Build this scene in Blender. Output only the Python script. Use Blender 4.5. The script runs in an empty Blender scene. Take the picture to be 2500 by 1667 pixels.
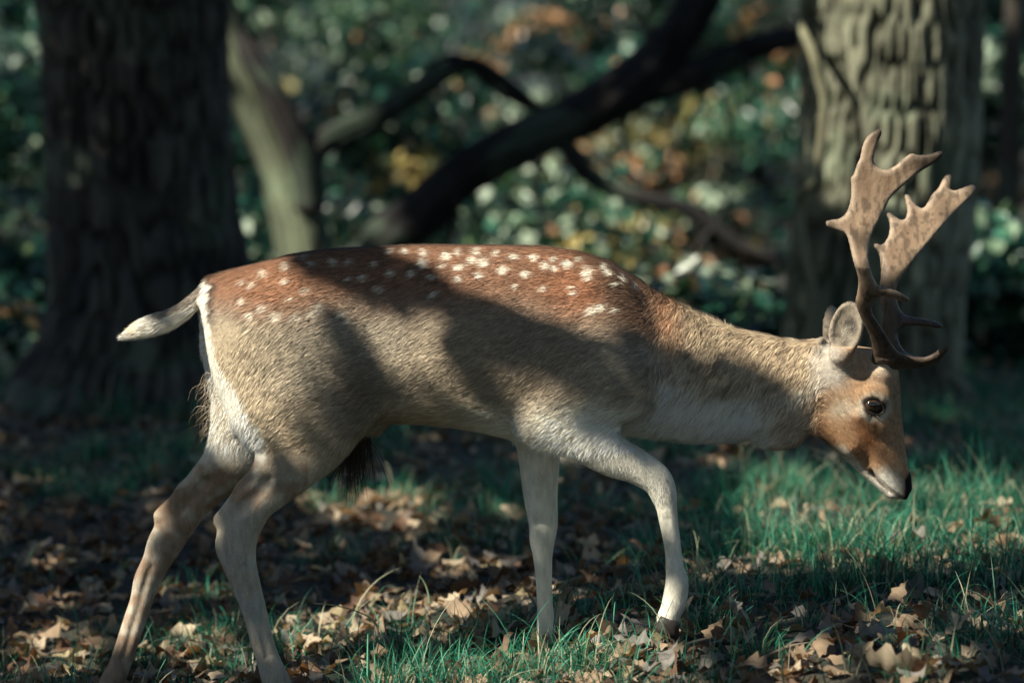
import bpy, math, random
import numpy as np
from mathutils import Vector

# ------------------------------------------------------------------ camera, sky, sun, exposure
SC = bpy.context.scene
COL = SC.collection
F = 9240.0          # focal length in pixels of the 2500 px wide photograph
D0 = 8.0            # metres from camera to the deer
H = 1.5             # camera height
YH = 1600.0 - F * H / D0   # pixel row of the horizon

cam = bpy.data.cameras.new('camera')
cam_ob = bpy.data.objects.new('camera', cam)
COL.objects.link(cam_ob)
cam_ob.location = (0, -D0, H)
cam_ob.rotation_euler = (math.radians(90), 0, 0)
cam.sensor_width = 36.0
cam.lens = 36.0 * F / 2500.0
cam.shift_y = -(833.5 - YH) / 2500.0
cam.clip_start = 0.1
cam.clip_end = 2000.0
cam.dof.use_dof = True
cam.dof.focus_distance = D0 - 0.10
cam.dof.aperture_fstop = (cam.lens / 1000.0) / 0.060
cam.dof.aperture_blades = 0
SC.camera = cam_ob

SUN_EL = math.radians(42)
SUN_AZ = math.radians(57)        # to the left of the direction back towards the camera
S = np.array([-math.sin(SUN_AZ) * math.cos(SUN_EL), -math.cos(SUN_AZ) * math.cos(SUN_EL), math.sin(SUN_EL)])

world = bpy.data.worlds.new('World')
SC.world = world
world.use_nodes = True
wn = world.node_tree
bgn = wn.nodes['Background']
sky = wn.nodes.new('ShaderNodeTexSky')
sky.sky_type = 'NISHITA'
sky.sun_disc = False
sky.ozone_density = 3.0
sky.air_density = 1.1
sky.dust_density = 0.3
sky.sun_elevation = SUN_EL
sky.sun_rotation = math.atan2(S[0], S[1])
wn.links.new(sky.outputs['Color'], bgn.inputs['Color'])
bgn.inputs['Strength'].default_value = 0.098

sun = bpy.data.lights.new('sun', 'SUN')
sun.energy = 4.3
sun.angle = math.radians(0.53)
sun.color = (1.0, 0.94, 0.78)
sun_ob = bpy.data.objects.new('sun', sun)
COL.objects.link(sun_ob)
sun_ob.location = (-6, -6, 9)
sun_ob.rotation_euler = Vector((-S[0], -S[1], -S[2])).to_track_quat('-Z', 'Y').to_euler()

SC.view_settings.view_transform = 'Standard'
SC.view_settings.look = 'None'
SC.view_settings.exposure = 1.12
SC.view_settings.gamma = 1.0
SC.view_settings.use_curve_mapping = False
SC.render.engine = 'CYCLES'
SC.cycles.use_denoising = True
SC.cycles.max_bounces = 6
SC.cycles.diffuse_bounces = 3
SC.cycles.glossy_bounces = 2
SC.cycles.transmission_bounces = 3
SC.cycles.sample_clamp_indirect = 4.0

# ------------------------------------------------------------------ helpers
NFUR = 410000
rng = np.random.default_rng(7)
random.seed(7)

def P(px, py, Y=0.0):
    """photo pixel at a known distance -> world point"""
    s = (D0 + Y) / F
    return np.array([(px - 1250.0) * s, Y, H - (py - YH) * s])

def ground_z(x, y):
    x = np.asarray(x, float); y = np.asarray(y, float)
    w = np.where(y > 0, np.exp(-(y / 2.6) ** 2), np.exp(-(y / 6.0) ** 2))
    z = 0.135 * np.tanh(x / 0.9) * w
    z = z + 0.012 * np.sin(2.1 * x + 0.7) * np.cos(1.7 * y) + 0.008 * np.sin(5.3 * x + 1.1 * y) * np.cos(3.9 * y - 0.6)
    far = np.clip((np.hypot(x, y) - 14) / 30, 0, 1)
    return z + far * far * 0.6 * np.sin(0.11 * x + 0.3) * np.cos(0.09 * y)

def ground_hit(px, py):
    d = H * F / (py - YH)
    for _ in range(6):
        x = (px - 1250.0) * d / F
        d = (H - float(ground_z(x, d - D0))) * F / (py - YH)
    return np.array([(px - 1250.0) * d / F, d - D0, H - (py - YH) * d / F])

def hash3(i, j, k):
    n = (i.astype(np.int64) * 374761393 + j.astype(np.int64) * 668265263 + k.astype(np.int64) * 2147483647) & 0xffffffff
    n = ((n ^ (n >> 13)) * 1274126177) & 0xffffffff
    n = n ^ (n >> 16)
    return (n & 0xffffff).astype(np.float64) / 0xffffff

def vnoise(p):
    """value noise, p (...,3) -> 0..1"""
    p = np.asarray(p, float)
    i = np.floor(p).astype(np.int64); f = p - i
    f = f * f * (3 - 2 * f)
    r = 0.0
    for a in (0, 1):
        for b in (0, 1):
            for c in (0, 1):
                w = (f[..., 0] if a else 1 - f[..., 0]) * (f[..., 1] if b else 1 - f[..., 1]) * (f[..., 2] if c else 1 - f[..., 2])
                r = r + w * hash3(i[..., 0] + a, i[..., 1] + b, i[..., 2] + c)
    return r

def fbm(p, o=3):
    p = np.asarray(p, float); r = 0; a = 0.5; t = 0
    for q in range(o):
        r = r + a * vnoise(p * 2 ** q + 17.3 * q); t += a; a *= 0.5
    return r / t

def smooth(e0, e1, x):
    t = np.clip((x - e0) / (e1 - e0), 0, 1)
    return t * t * (3 - 2 * t)

def mesh_np(name, verts, faces, mat=None, col=None, normals=None, smooth_shade=True):
    """faces: list of (n,k) int arrays, k = 3 or 4"""
    me = bpy.data.meshes.new(name)
    verts = np.ascontiguousarray(verts, np.float32)
    fl = [np.asarray(f, np.int32) for f in faces if len(f)]
    nl = sum(f.size for f in fl); nf = sum(len(f) for f in fl)
    me.vertices.add(len(verts)); me.vertices.foreach_set('co', verts.ravel())
    me.loops.add(nl); me.polygons.add(nf)
    me.loops.foreach_set('vertex_index', np.concatenate([f.ravel() for f in fl]))
    ls = []; o = 0
    for f in fl:
        ls.append(o + np.arange(len(f)) * f.shape[1]); o += f.size
    me.polygons.foreach_set('loop_start', np.concatenate(ls).astype(np.int32))
    me.update(calc_edges=True)
    me.polygons.foreach_set('use_smooth', np.full(nf, smooth_shade))
    if col is not None:
        a = me.attributes.new('col', 'FLOAT_COLOR', 'POINT')
        c = np.ones((len(verts), 4), np.float32); c[:, :3] = col
        a.data.foreach_set('color', c.ravel())
    if normals is not None:
        a = me.attributes.new('custom_normal', 'FLOAT_VECTOR', 'POINT')
        a.data.foreach_set('vector', np.ascontiguousarray(normals, np.float32).ravel())
    if mat is not None:
        me.materials.append(mat)
    return me

def link(name, me, parent=None, loc=None, **props):
    o = bpy.data.objects.new(name, me)
    COL.objects.link(o)
    if parent is not None:
        o.parent = parent
    if loc is not None:
        o.location = loc
    for k, v in props.items():
        o[k] = v
    return o

def empty(name, loc, label, category, group=None):
    o = bpy.data.objects.new(name, None)
    COL.objects.link(o)
    o.location = [float(v) for v in loc]
    o['label'] = label; o['category'] = category
    if group:
        o['group'] = group
    return o

def part(name, verts, faces, parent, mat, col=None, normals=None, **props):
    """mesh part given in world coordinates, stored relative to its parent"""
    off = np.array(parent.matrix_basis.translation) if parent is not None else np.zeros(3)
    q = parent.parent if parent is not None else None
    while q is not None:
        off = off + np.array(q.matrix_basis.translation); q = q.parent
    me = mesh_np(name, np.asarray(verts) - off, faces, mat, col, normals)
    return link(name, me, parent, **props)

def new_mat(name):
    m = bpy.data.materials.new(name); m.use_nodes = True
    nt = m.node_tree
    return m, nt, nt.nodes['Principled BSDF'], nt.nodes['Material Output']

def nd(nt, typ, **kw):
    n = nt.nodes.new(typ)
    for k, v in kw.items():
        setattr(n, k, v)
    return n

def attr_mat(name, rough=0.6, spec=0.3, transl=0.0, noise=0.0, nscale=60.0, bump=0.0, tcol=(1, 1, 1)):
    """material whose colour comes from the mesh's own col attribute"""
    m, nt, bs, out = new_mat(name)
    at = nd(nt, 'ShaderNodeAttribute', attribute_name='col')
    csock = at.outputs['Color']
    if noise or bump:
        tc = nd(nt, 'ShaderNodeTexCoord'); nz = nd(nt, 'ShaderNodeTexNoise')
        nz.inputs['Scale'].default_value = nscale; nz.inputs['Detail'].default_value = 4
        nt.links.new(tc.outputs['Object'], nz.inputs['Vector'])
        mr = nd(nt, 'ShaderNodeMapRange')
        mr.inputs['To Min'].default_value = 1 - noise; mr.inputs['To Max'].default_value = 1 + noise
        nt.links.new(nz.outputs['Fac'], mr.inputs['Value'])
        vm = nd(nt, 'ShaderNodeVectorMath', operation='SCALE')
        nt.links.new(csock, vm.inputs[0]); nt.links.new(mr.outputs['Result'], vm.inputs['Scale'])
        csock = vm.outputs['Vector']
        if bump:
            bp = nd(nt, 'ShaderNodeBump'); bp.inputs['Strength'].default_value = bump; bp.inputs['Distance'].default_value = 0.01
            nt.links.new(nz.outputs['Fac'], bp.inputs['Height']); nt.links.new(bp.outputs['Normal'], bs.inputs['Normal'])
    nt.links.new(csock, bs.inputs['Base Color'])
    bs.inputs['Roughness'].default_value = rough
    bs.inputs['Specular IOR Level'].default_value = spec
    if transl:
        tr = nd(nt, 'ShaderNodeBsdfTranslucent'); mx = nd(nt, 'ShaderNodeMixShader')
        vm2 = nd(nt, 'ShaderNodeVectorMath', operation='MULTIPLY'); vm2.inputs[1].default_value = tcol
        nt.links.new(csock, vm2.inputs[0]); nt.links.new(vm2.outputs['Vector'], tr.inputs['Color'])
        mx.inputs['Fac'].default_value = transl
        nt.links.new(bs.outputs['BSDF'], mx.inputs[1]); nt.links.new(tr.outputs['BSDF'], mx.inputs[2])
        nt.links.new(mx.outputs['Shader'], out.inputs['Surface'])
    return m

def surface_nets(f, origin, h):
    """f (nx,ny,nz), negative inside -> verts, quads, normals"""
    nx, ny, nz = f.shape
    s = f < 0
    c = s[:-1, :-1, :-1].astype(np.int8)
    tot = np.zeros((nx - 1, ny - 1, nz - 1), np.int8)
    corners = [(a, b, d) for a in (0, 1) for b in (0, 1) for d in (0, 1)]
    for a, b, d in corners:
        tot += s[a:nx - 1 + a, b:ny - 1 + b, d:nz - 1 + d]
    act = (tot > 0) & (tot < 8)
    I = np.argwhere(act)
    idx = np.full(act.shape, -1, np.int64); idx[act] = np.arange(len(I))
    V = np.zeros((len(I), 3)); N = np.zeros(len(I))
    vals = {cn: f[I[:, 0] + cn[0], I[:, 1] + cn[1], I[:, 2] + cn[2]].astype(float) for cn in corners}
    for ci, a in enumerate(corners):
        for b in corners[ci + 1:]:
            if sum(abs(a[q] - b[q]) for q in range(3)) != 1:
                continue
            va, vb = vals[a], vals[b]
            m = (va < 0) != (vb < 0)
            t = np.where(m, va / np.where(m, va - vb, 1), 0)
            for q in range(3):
                V[:, q] += np.where(m, a[q] + t * (b[q] - a[q]), 0)
            N += m
    V = V / N[:, None] + I
    quads = []
    for ax in range(3):
        o1, o2 = [(1, 2), (2, 0), (0, 1)][ax]
        sl0 = [slice(None)] * 3; sl1 = [slice(None)] * 3
        sl0[ax] = slice(0, -1); sl1[ax] = slice(1, None)
        ch = s[tuple(sl0)] != s[tuple(sl1)]
        E = np.argwhere(ch)
        ok = np.ones(len(E), bool)
        for q in (o1, o2):
            ok &= (E[:, q] > 0) & (E[:, q] < f.shape[q] - 1)
        E = E[ok]
        ins = s[E[:, 0], E[:, 1], E[:, 2]]
        def cell(d1, d2):
            C = E.copy(); C[:, o1] -= d1; C[:, o2] -= d2
            return idx[C[:, 0], C[:, 1], C[:, 2]]
        q = np.stack([cell(1, 1), cell(0, 1), cell(0, 0), cell(1, 0)], 1)
        q[~ins] = q[~ins][:, ::-1]
        quads.append(q)
    Q = np.concatenate(quads)
    # normals from the gradient
    Vi = np.clip(V, 1, np.array(f.shape) - 2.01)
    def samp(p):
        i = np.floor(p).astype(int); g = p - i; r = 0
        for a, b, d in corners:
            w = (g[:, 0] if a else 1 - g[:, 0]) * (g[:, 1] if b else 1 - g[:, 1]) * (g[:, 2] if d else 1 - g[:, 2])
            r = r + w * f[np.minimum(i[:, 0] + a, nx - 1), np.minimum(i[:, 1] + b, ny - 1), np.minimum(i[:, 2] + d, nz - 1)]
        return r
    Nn = np.stack([samp(Vi + e) - samp(Vi - e) for e in np.eye(3) * 0.9], 1)
    Nn /= np.linalg.norm(Nn, axis=1, keepdims=True) + 1e-9
    return V * h + origin, Q, Nn

def smin(a, b, k):
    hh = np.clip(0.5 + 0.5 * (b - a) / k, 0, 1)
    return b * (1 - hh) + a * hh - k * hh * (1 - hh)

class Field:
    def __init__(self, lo, hi, h):
        self.lo = np.array(lo, float); self.h = h
        self.n = np.ceil((np.array(hi) - self.lo) / h).astype(int) + 1
        self.f = np.full(self.n, 0.3, np.float32)
    def block(self, lo, hi):
        a = np.clip(np.floor((np.array(lo) - self.lo) / self.h).astype(int), 0, self.n - 1)
        b = np.clip(np.ceil((np.array(hi) - self.lo) / self.h).astype(int) + 1, 1, self.n)
        sl = tuple(slice(x, y) for x, y in zip(a, b))
        g = [self.lo[q] + np.arange(a[q], b[q], dtype=np.float32) * np.float32(self.h) for q in range(3)]
        return sl, g[0][:, None, None].astype(np.float32), g[1][None, :, None].astype(np.float32), g[2][None, None, :].astype(np.float32)
    def put(self, sl, d, k, sub=False):
        if sub:
            self.f[sl] = -smin(-self.f[sl], d, k)
        else:
            self.f[sl] = smin(self.f[sl], d, k)
    def cone(self, a, b, ra, rb, ysc=1.0, k=0.01, sub=False):
        R = max(ra, rb) + 2.5 * k + 0.012
        lo = np.minimum(a, b) - R; hi = np.maximum(a, b) + R
        sl, X, Y, Z = self.block(lo, hi)
        ab = np.array(b) - np.array(a); ab2 = ab.copy(); ab2[1] /= ysc
        L = max(float((ab2 ** 2).sum()), 1e-9)
        px, py, pz = X - a[0], (Y - a[1]) / ysc, Z - a[2]
        t = np.clip((px * ab2[0] + py * ab2[1] + pz * ab2[2]) / L, 0, 1)
        d = np.sqrt((px - t * ab2[0]) ** 2 + (py - t * ab2[1]) ** 2 + (pz - t * ab2[2]) ** 2) - (ra + (rb - ra) * t)
        d = d * (ysc if ysc < 1 else 1.0) ** 0.5
        self.put(sl, d.astype(np.float32), k, sub)
    def ellip(self, c, r, rot=None, k=0.01, sub=False):
        R = max(r) + 2.5 * k + 0.012
        sl, X, Y, Z = self.block(np.array(c) - R, np.array(c) + R)
        dx, dy, dz = X - c[0], Y - c[1], Z - c[2]
        if rot is None:
            u, v, w = dx, dy, dz
        else:
            u, v, w = (rot[q][0] * dx + rot[q][1] * dy + rot[q][2] * dz for q in range(3))
        q0 = np.sqrt((u / r[0]) ** 2 + (v / r[1]) ** 2 + (w / r[2]) ** 2)
        q1 = np.sqrt((u / r[0] ** 2) ** 2 + (v / r[1] ** 2) ** 2 + (w / r[2] ** 2) ** 2)
        d = q0 * (q0 - 1) / np.maximum(q1, 1e-6)
        self.put(sl, d.astype(np.float32), k, sub)
# ------------------------------------------------------------------ the ground
def axis_steps(lo, hi, f0, f1, fine, grow=1.18):
    a = list(np.arange(f0, f1 + fine / 2, fine)); st = fine
    while a[-1] < hi:
        st *= grow; a.append(a[-1] + st)
    st = fine
    while a[0] > lo:
        st *= grow; a.insert(0, a[0] - st)
    return np.array(a)
gx = axis_steps(-400, 400, -3.4, 3.4, .042); gy = axis_steps(-400, 600, -1.2, 7.0, .042)
GX, GY = np.meshgrid(gx, gy, indexing='ij')
near_w = np.exp(-np.clip((np.hypot(GX / 5, (GY - 3) / 7) - 1), 0, 9) * 3)
GZ = ground_z(GX, GY) + near_w * ((fbm(np.stack([GX * 6, GY * 6, 0 * GX], -1), 3) - .5) * .035 + (fbm(np.stack([GX * 30, GY * 30, 0 * GX + 4], -1), 2) - .5) * .014) - .012
ni, nj = GX.shape
I = np.arange(ni * nj).reshape(ni, nj)
gq = np.stack([I[:-1, :-1], I[1:, :-1], I[1:, 1:], I[:-1, 1:]], -1).reshape(-1, 4)
m_ground, nt, bs, _ = new_mat('forest_soil')
tc = nd(nt, 'ShaderNodeTexCoord')
n1 = nd(nt, 'ShaderNodeTexNoise'); n1.inputs['Scale'].default_value = 5; n1.inputs['Detail'].default_value = 8
n2 = nd(nt, 'ShaderNodeTexNoise'); n2.inputs['Scale'].default_value = 85; n2.inputs['Detail'].default_value = 5
nt.links.new(tc.outputs['Object'], n1.inputs['Vector']); nt.links.new(tc.outputs['Object'], n2.inputs['Vector'])
r1 = nd(nt, 'ShaderNodeValToRGB'); r1.color_ramp.elements[0].position = .35; r1.color_ramp.elements[0].color = (.010, .020, .015, 1)
r1.color_ramp.elements[1].position = .68; r1.color_ramp.elements[1].color = (.040, .034, .027, 1)
nt.links.new(n1.outputs['Fac'], r1.inputs['Fac'])
r2 = nd(nt, 'ShaderNodeValToRGB'); r2.color_ramp.elements[0].position = .40; r2.color_ramp.elements[0].color = (.35, .35, .35, 1)
r2.color_ramp.elements[1].position = .72; r2.color_ramp.elements[1].color = (2.4, 2.1, 1.7, 1)
nt.links.new(n2.outputs['Fac'], r2.inputs['Fac'])
mx = nd(nt, 'ShaderNodeMix', data_type='RGBA', blend_type='MULTIPLY'); mx.inputs['Factor'].default_value = 1
nt.links.new(r1.outputs['Color'], mx.inputs[6]); nt.links.new(r2.outputs['Color'], mx.inputs[7])
nt.links.new(mx.outputs[2], bs.inputs['Base Color']); bs.inputs['Roughness'].default_value = .9
bp = nd(nt, 'ShaderNodeBump'); bp.inputs['Strength'].default_value = .8; bp.inputs['Distance'].default_value = .02
nt.links.new(n2.outputs['Fac'], bp.inputs['Height']); nt.links.new(bp.outputs['Normal'], bs.inputs['Normal'])
link('ground', mesh_np('ground', np.stack([GX, GY, GZ], -1).reshape(-1, 3), [gq], m_ground), kind='structure', label='dark woodland floor of soil and moss under the deer')
from mathutils.bvhtree import BVHTree
def gz_fine(x, y):
    i = np.clip(np.searchsorted(gx, x) - 1, 0, ni - 2); j = np.clip(np.searchsorted(gy, y) - 1, 0, nj - 2)
    u = (x - gx[i]) / (gx[i + 1] - gx[i]); v = (y - gy[j]) / (gy[j + 1] - gy[j])
    return (GZ[i, j] * (1 - u) + GZ[i + 1, j] * u) * (1 - v) + (GZ[i, j + 1] * (1 - u) + GZ[i + 1, j + 1] * u) * v

# ------------------------------------------------------------------ foliage builders
def leaf_cards(pos, size, nrm, aspect=.62, fold=.25):
    """one folded leaf per position: 6 verts, 2 quads"""
    n = len(pos)
    nrm = nrm / np.linalg.norm(nrm, axis=1, keepdims=True)
    r = rng.normal(size=(n, 3)); a = np.cross(nrm, r); a /= np.linalg.norm(a, axis=1, keepdims=True); b = np.cross(nrm, a)
    s = size[:, None]
    base = pos - a * s * .5; tip = pos + a * s * .5
    l = pos + b * s * aspect * .5 + nrm * s * fold * .5; rr = pos - b * s * aspect * .5 + nrm * s * fold * .5
    V = np.stack([base, l, tip, rr], 1).reshape(-1, 3)
    o = np.arange(n) * 4
    return V, [np.stack([o, o + 1, o + 2], 1), np.stack([o, o + 2, o + 3], 1)]
def pal(n, cols, w):
    w = np.array(w, float); i = rng.choice(len(cols), n, p=w / w.sum())
    return np.array(cols)[i] * rng.uniform(.65, 1.35, (n, 1))
GREENS = [(.009, .036, .027), (.020, .085, .058), (.050, .155, .100), (.16, .25, .16), (.48, .58, .44), (.50, .27, .14), (.46, .36, .14)]  # the palest green stands in for sunlit glints among dark leaves
m_leaf = attr_mat('living_leaf', rough=.32, spec=.4, transl=.28, tcol=(1.1, 1.3, .7))
m_can = attr_mat('crown_leaf', rough=.55, spec=.3)
m_bark = attr_mat('bark', rough=.9, spec=.15, noise=.35, nscale=45, bump=.6)

def tube(path, rad, nseg=14, rough=.0, seed=0, flat=1.0, bscale=(9, 1.2), sub=5, bark=0.0, cols=((.05, .04, .034), (.16, .14, .11))):
    """swept, bark-furrowed tube through world points"""
    path = np.array(path, float); rad = np.array(rad, float)
    t = np.arange(len(path)); tt_ = np.linspace(0, len(path) - 1, (len(path) - 1) * sub + 1)
    pad = np.vstack([2 * path[0] - path[1], path, 2 * path[-1] - path[-2]])
    i = np.minimum(tt_.astype(int), len(path) - 2); f = (tt_ - i)[:, None]
    p0, p1, p2, p3 = pad[i], pad[i + 1], pad[i + 2], pad[i + 3]
    B = .5 * (2 * p1 + (p2 - p0) * f + (2 * p0 - 5 * p1 + 4 * p2 - p3) * f ** 2 + (3 * p1 - p0 - 3 * p2 + p3) * f ** 3)
    R = np.interp(tt_, t, rad)
    T = np.gradient(B, axis=0); T /= np.linalg.norm(T, axis=1, keepdims=True)
    ref = np.array([0, 1.0, 0]); A = np.cross(ref, T); A /= np.linalg.norm(A, axis=1, keepdims=True); Bn = np.cross(T, A)
    L = np.concatenate([[0], np.cumsum(np.linalg.norm(np.diff(B, axis=0), axis=1))])
    th = np.linspace(0, 2 * np.pi, nseg, endpoint=False)
    cth, sth = np.cos(th), np.sin(th)
    lumps = fbm(np.stack([np.outer(np.ones(len(L)), cth * 1.2) + seed, np.outer(np.ones(len(L)), sth * 1.2), np.outer(L * 1.3, np.ones(nseg))], -1), 3) - .5
    rr = R[:, None] * (1 + rough * 2 * lumps)
    fur = np.zeros_like(rr)
    if bark:
        wob = .10 * (fbm(np.stack([np.outer(np.ones(len(L)), cth * 2) + seed, np.outer(np.ones(len(L)), sth * 2), np.outer(L * 3.5, np.ones(nseg))], -1), 2) - .5) * 1.0
        a_ = np.outer(np.ones(len(L)), th) + wob * .35
        nz_ = vnoise(np.stack([np.cos(a_) * bscale[0] + seed, np.sin(a_) * bscale[0], np.outer(L * bscale[1], np.ones(nseg))], -1))
        nz2 = vnoise(np.stack([np.cos(a_) * bscale[0] * 2.3, np.sin(a_) * bscale[0] * 2.3 + seed, np.outer(L * bscale[1] * 3.0, np.ones(nseg))], -1))
        fur = 1 - np.abs(2 * nz_ - 1) * 2.2 - .8 * (nz2 - .45)
        fur = np.clip(fur, 0, 1)                      # furrow depth
        rr = rr + bark * (.5 - fur)
    V = B[:, None, :] + A[:, None, :] * (cth * rr)[..., None] + Bn[:, None, :] * (sth * rr)[..., None]
    n0, n1_ = V.shape[:2]
    I = np.arange(n0 * n1_).reshape(n0, n1_)
    q = np.stack([I[:-1], np.roll(I[:-1], -1, 1), np.roll(I[1:], -1, 1), I[1:]], -1).reshape(-1, 4)
    Vf = V.reshape(-1, 3)
    k = fbm(Vf * np.array([9, 9, 2.5]) + seed, 3)[:, None]
    c0, c1 = np.array(cols[0]), np.array(cols[1])
    c = c0 + (c1 - c0) * np.clip(k * 1.5 - .25, 0, 1)
    c = c * (1 - .65 * fur.reshape(-1)[:, None]) + np.array((.02, .035, .022)) * (fbm(Vf * 5 + 31, 2)[:, None] > .6)
    # close both ends
    cap0, cap1 = len(Vf), len(Vf) + 1
    Vf = np.vstack([Vf, B[0], B[-1]]); c = np.vstack([c, c0, c0])
    t3 = np.concatenate([np.stack([np.roll(I[0], -1), I[0], np.full(n1_, cap0)], 1), np.stack([I[-1], np.roll(I[-1], -1), np.full(n1_, cap1)], 1)])
    return Vf, [q, t3], c

def pth(pts, Y_, dY=None):
    dY = dY or [0] * len(pts)
    return [P(a, b, Y_ + e) for (a, b), e in zip(pts, dY)]

# ------------------------------------------------------------------ big dark trunk on the left
K = 1.0629
YL = 4.6
rowsL = [(-900, 300, 225), (-500, 305, 222), (-100, 315, 228), (0, 316, 230), (150, 326, 222), (300, 335, 220), (450, 345, 224), (560, 353, 229), (650, 362, 240), (740, 366, 250), (820, 362, 262), (880, 356, 276), (940, 348, 298), (985, 340, 326), (1010, 338, 350)]
sL = (D0 + YL) / F
tree_l = empty('oak_tree', P(350, 975, YL), 'massive dark oak trunk standing in shade behind the deer\'s tail', 'tree')
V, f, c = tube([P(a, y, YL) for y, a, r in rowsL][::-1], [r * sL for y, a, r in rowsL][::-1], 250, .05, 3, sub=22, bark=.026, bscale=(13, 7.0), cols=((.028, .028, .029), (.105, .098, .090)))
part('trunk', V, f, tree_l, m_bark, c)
for k, (a, b, rr_) in enumerate((((110, 900), (30, 1000), 42), ((590, 900), (670, 1000), 38), ((300, 930), (250, 1020), 50))):
    V, f, c = tube([P(a[0] + (b[0] - a[0]) * t, a[1] + (b[1] - a[1]) * t ** 1.3, YL - .12 - .12 * (k == 2) * (1 + t)) for t in (-.3, .3, .7, 1.0, 1.25)], [q * sL * rr_ for q in (1.5, 1.3, 1.0, .7, .3)], 40, .1, k, sub=8, bark=.014, bscale=(4, 3), cols=((.030, .030, .031), (.080, .076, .072)))
    part('root', V, f, tree_l, m_bark, c)

# ------------------------------------------------------------------ furrowed trunk on the right
YR = 4.45
sR = (D0 + YR) / F
rowsR = [(-900, 2190, 205), (-400, 2182, 208), (0, 2178, 214), (150, 2178, 214), (300, 2174, 212), (450, 2166, 210), (600, 2150, 208), (750, 2136, 208), (900, 2126, 212), (1000, 2118, 232), (1050, 2116, 262)]
tree_r = empty('furrowed_tree', P(2120, 1030, YR), 'thick tree with deeply furrowed bark rising behind the antlers', 'tree')
V, f, c = tube([P(a, y, YR) for y, a, r in rowsR][::-1], [r * sR for y, a, r in rowsR][::-1], 300, .025, 11, sub=24, bark=.034, bscale=(15.0, 7.0), cols=((.070, .070, .052), (.34, .345, .25)))
part('trunk', V, f, tree_r, m_bark, c)
for k, (a, b, rr_) in enumerate((((1945, 960), (1860, 1065), 45), ((2290, 960), (2390, 1060), 45), ((2120, 980), (2100, 1090), 60))):
    V, f, c = tube([P(a[0] + (b[0] - a[0]) * t, a[1] + (b[1] - a[1]) * t ** 1.3, YR - .12 - .10 * (k == 2) * (1 + t)) for t in (-.3, .3, .7, 1.0, 1.25)], [q * sR * rr_ for q in (1.5, 1.3, 1.0, .7, .3)], 40, .1, k + 5, sub=8, bark=.014, bscale=(4, 3), cols=((.10, .085, .066), (.24, .21, .15)))
    part('root', V, f, tree_r, m_bark, c)
ivy = empty('creeper_stem', P(1975, 1010, YR - .36), 'bent bare creeper stem hugging the furrowed trunk', 'creeper')
ys = YR - .34
V, f, c = tube(pth([(1945, 40), (1962, 80), (1985, 130), (2005, 200), (2014, 250), (2010, 310), (2000, 380), (1990, 440), (1962, 470), (1950, 500), (1958, 560), (1972, 650), (1985, 720), (1975, 850), (1960, 1030)], ys, [.18, .1, 0, 0, 0, 0, 0, 0, .05, .08, .05, 0, 0, 0, 0]), [.008, .015, .019, .019, .018, .016, .016, .015, .016, .016, .014, .014, .016, .016, .018], 16, .1, 2, sub=6, cols=((.12, .11, .075), (.25, .25, .16)))
part('stem', V, f, ivy, m_bark, c)

# ------------------------------------------------------------------ low sprawling tree between the trunks
YM = 6.8
sM = (D0 + YM) / F
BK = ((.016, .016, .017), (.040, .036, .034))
tree_m = empty('sprawling_tree', P(790, 960, YM), 'low forked tree with a long dark limb slanting up behind the deer\'s back', 'tree')
def limb(name, pts, rad, parent, seed, n=36, dY=None, cols=BK, bark=.010):
    V, f, c = tube(pth([(a * K, b * K) for a, b in pts], YM, dY), [r * K * sM for r in rad], n, .10, seed, sub=7, bark=bark, bscale=(4, 3), cols=cols)
    return part(name, V, f, parent, m_bark, c)
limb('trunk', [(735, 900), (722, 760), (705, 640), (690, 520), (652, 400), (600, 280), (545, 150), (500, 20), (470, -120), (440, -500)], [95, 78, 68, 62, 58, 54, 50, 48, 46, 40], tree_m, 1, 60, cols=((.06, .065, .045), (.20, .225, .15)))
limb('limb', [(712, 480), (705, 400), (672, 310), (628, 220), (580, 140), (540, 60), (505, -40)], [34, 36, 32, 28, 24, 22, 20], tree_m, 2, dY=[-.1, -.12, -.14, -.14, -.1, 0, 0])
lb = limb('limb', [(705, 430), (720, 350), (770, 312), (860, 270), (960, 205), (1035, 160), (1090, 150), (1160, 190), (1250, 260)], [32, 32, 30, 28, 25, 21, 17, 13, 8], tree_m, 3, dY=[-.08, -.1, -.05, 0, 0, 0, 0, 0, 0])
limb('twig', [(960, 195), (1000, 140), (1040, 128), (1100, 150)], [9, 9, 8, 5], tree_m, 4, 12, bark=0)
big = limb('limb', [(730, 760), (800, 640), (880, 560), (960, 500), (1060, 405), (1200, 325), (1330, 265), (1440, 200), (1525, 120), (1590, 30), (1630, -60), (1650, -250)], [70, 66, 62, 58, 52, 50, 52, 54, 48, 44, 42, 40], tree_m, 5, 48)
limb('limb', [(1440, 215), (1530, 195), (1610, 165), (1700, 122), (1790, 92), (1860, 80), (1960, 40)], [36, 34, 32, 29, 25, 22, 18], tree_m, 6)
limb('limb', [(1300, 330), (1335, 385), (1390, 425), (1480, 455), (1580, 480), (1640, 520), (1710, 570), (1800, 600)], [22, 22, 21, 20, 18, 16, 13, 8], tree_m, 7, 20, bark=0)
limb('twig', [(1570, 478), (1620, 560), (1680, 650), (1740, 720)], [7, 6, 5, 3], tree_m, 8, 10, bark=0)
limb('twig', [(1090, 165), (1150, 215), (1230, 245), (1330, 240)], [9, 9, 8, 5], tree_m, 9, 10, bark=0)

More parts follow.
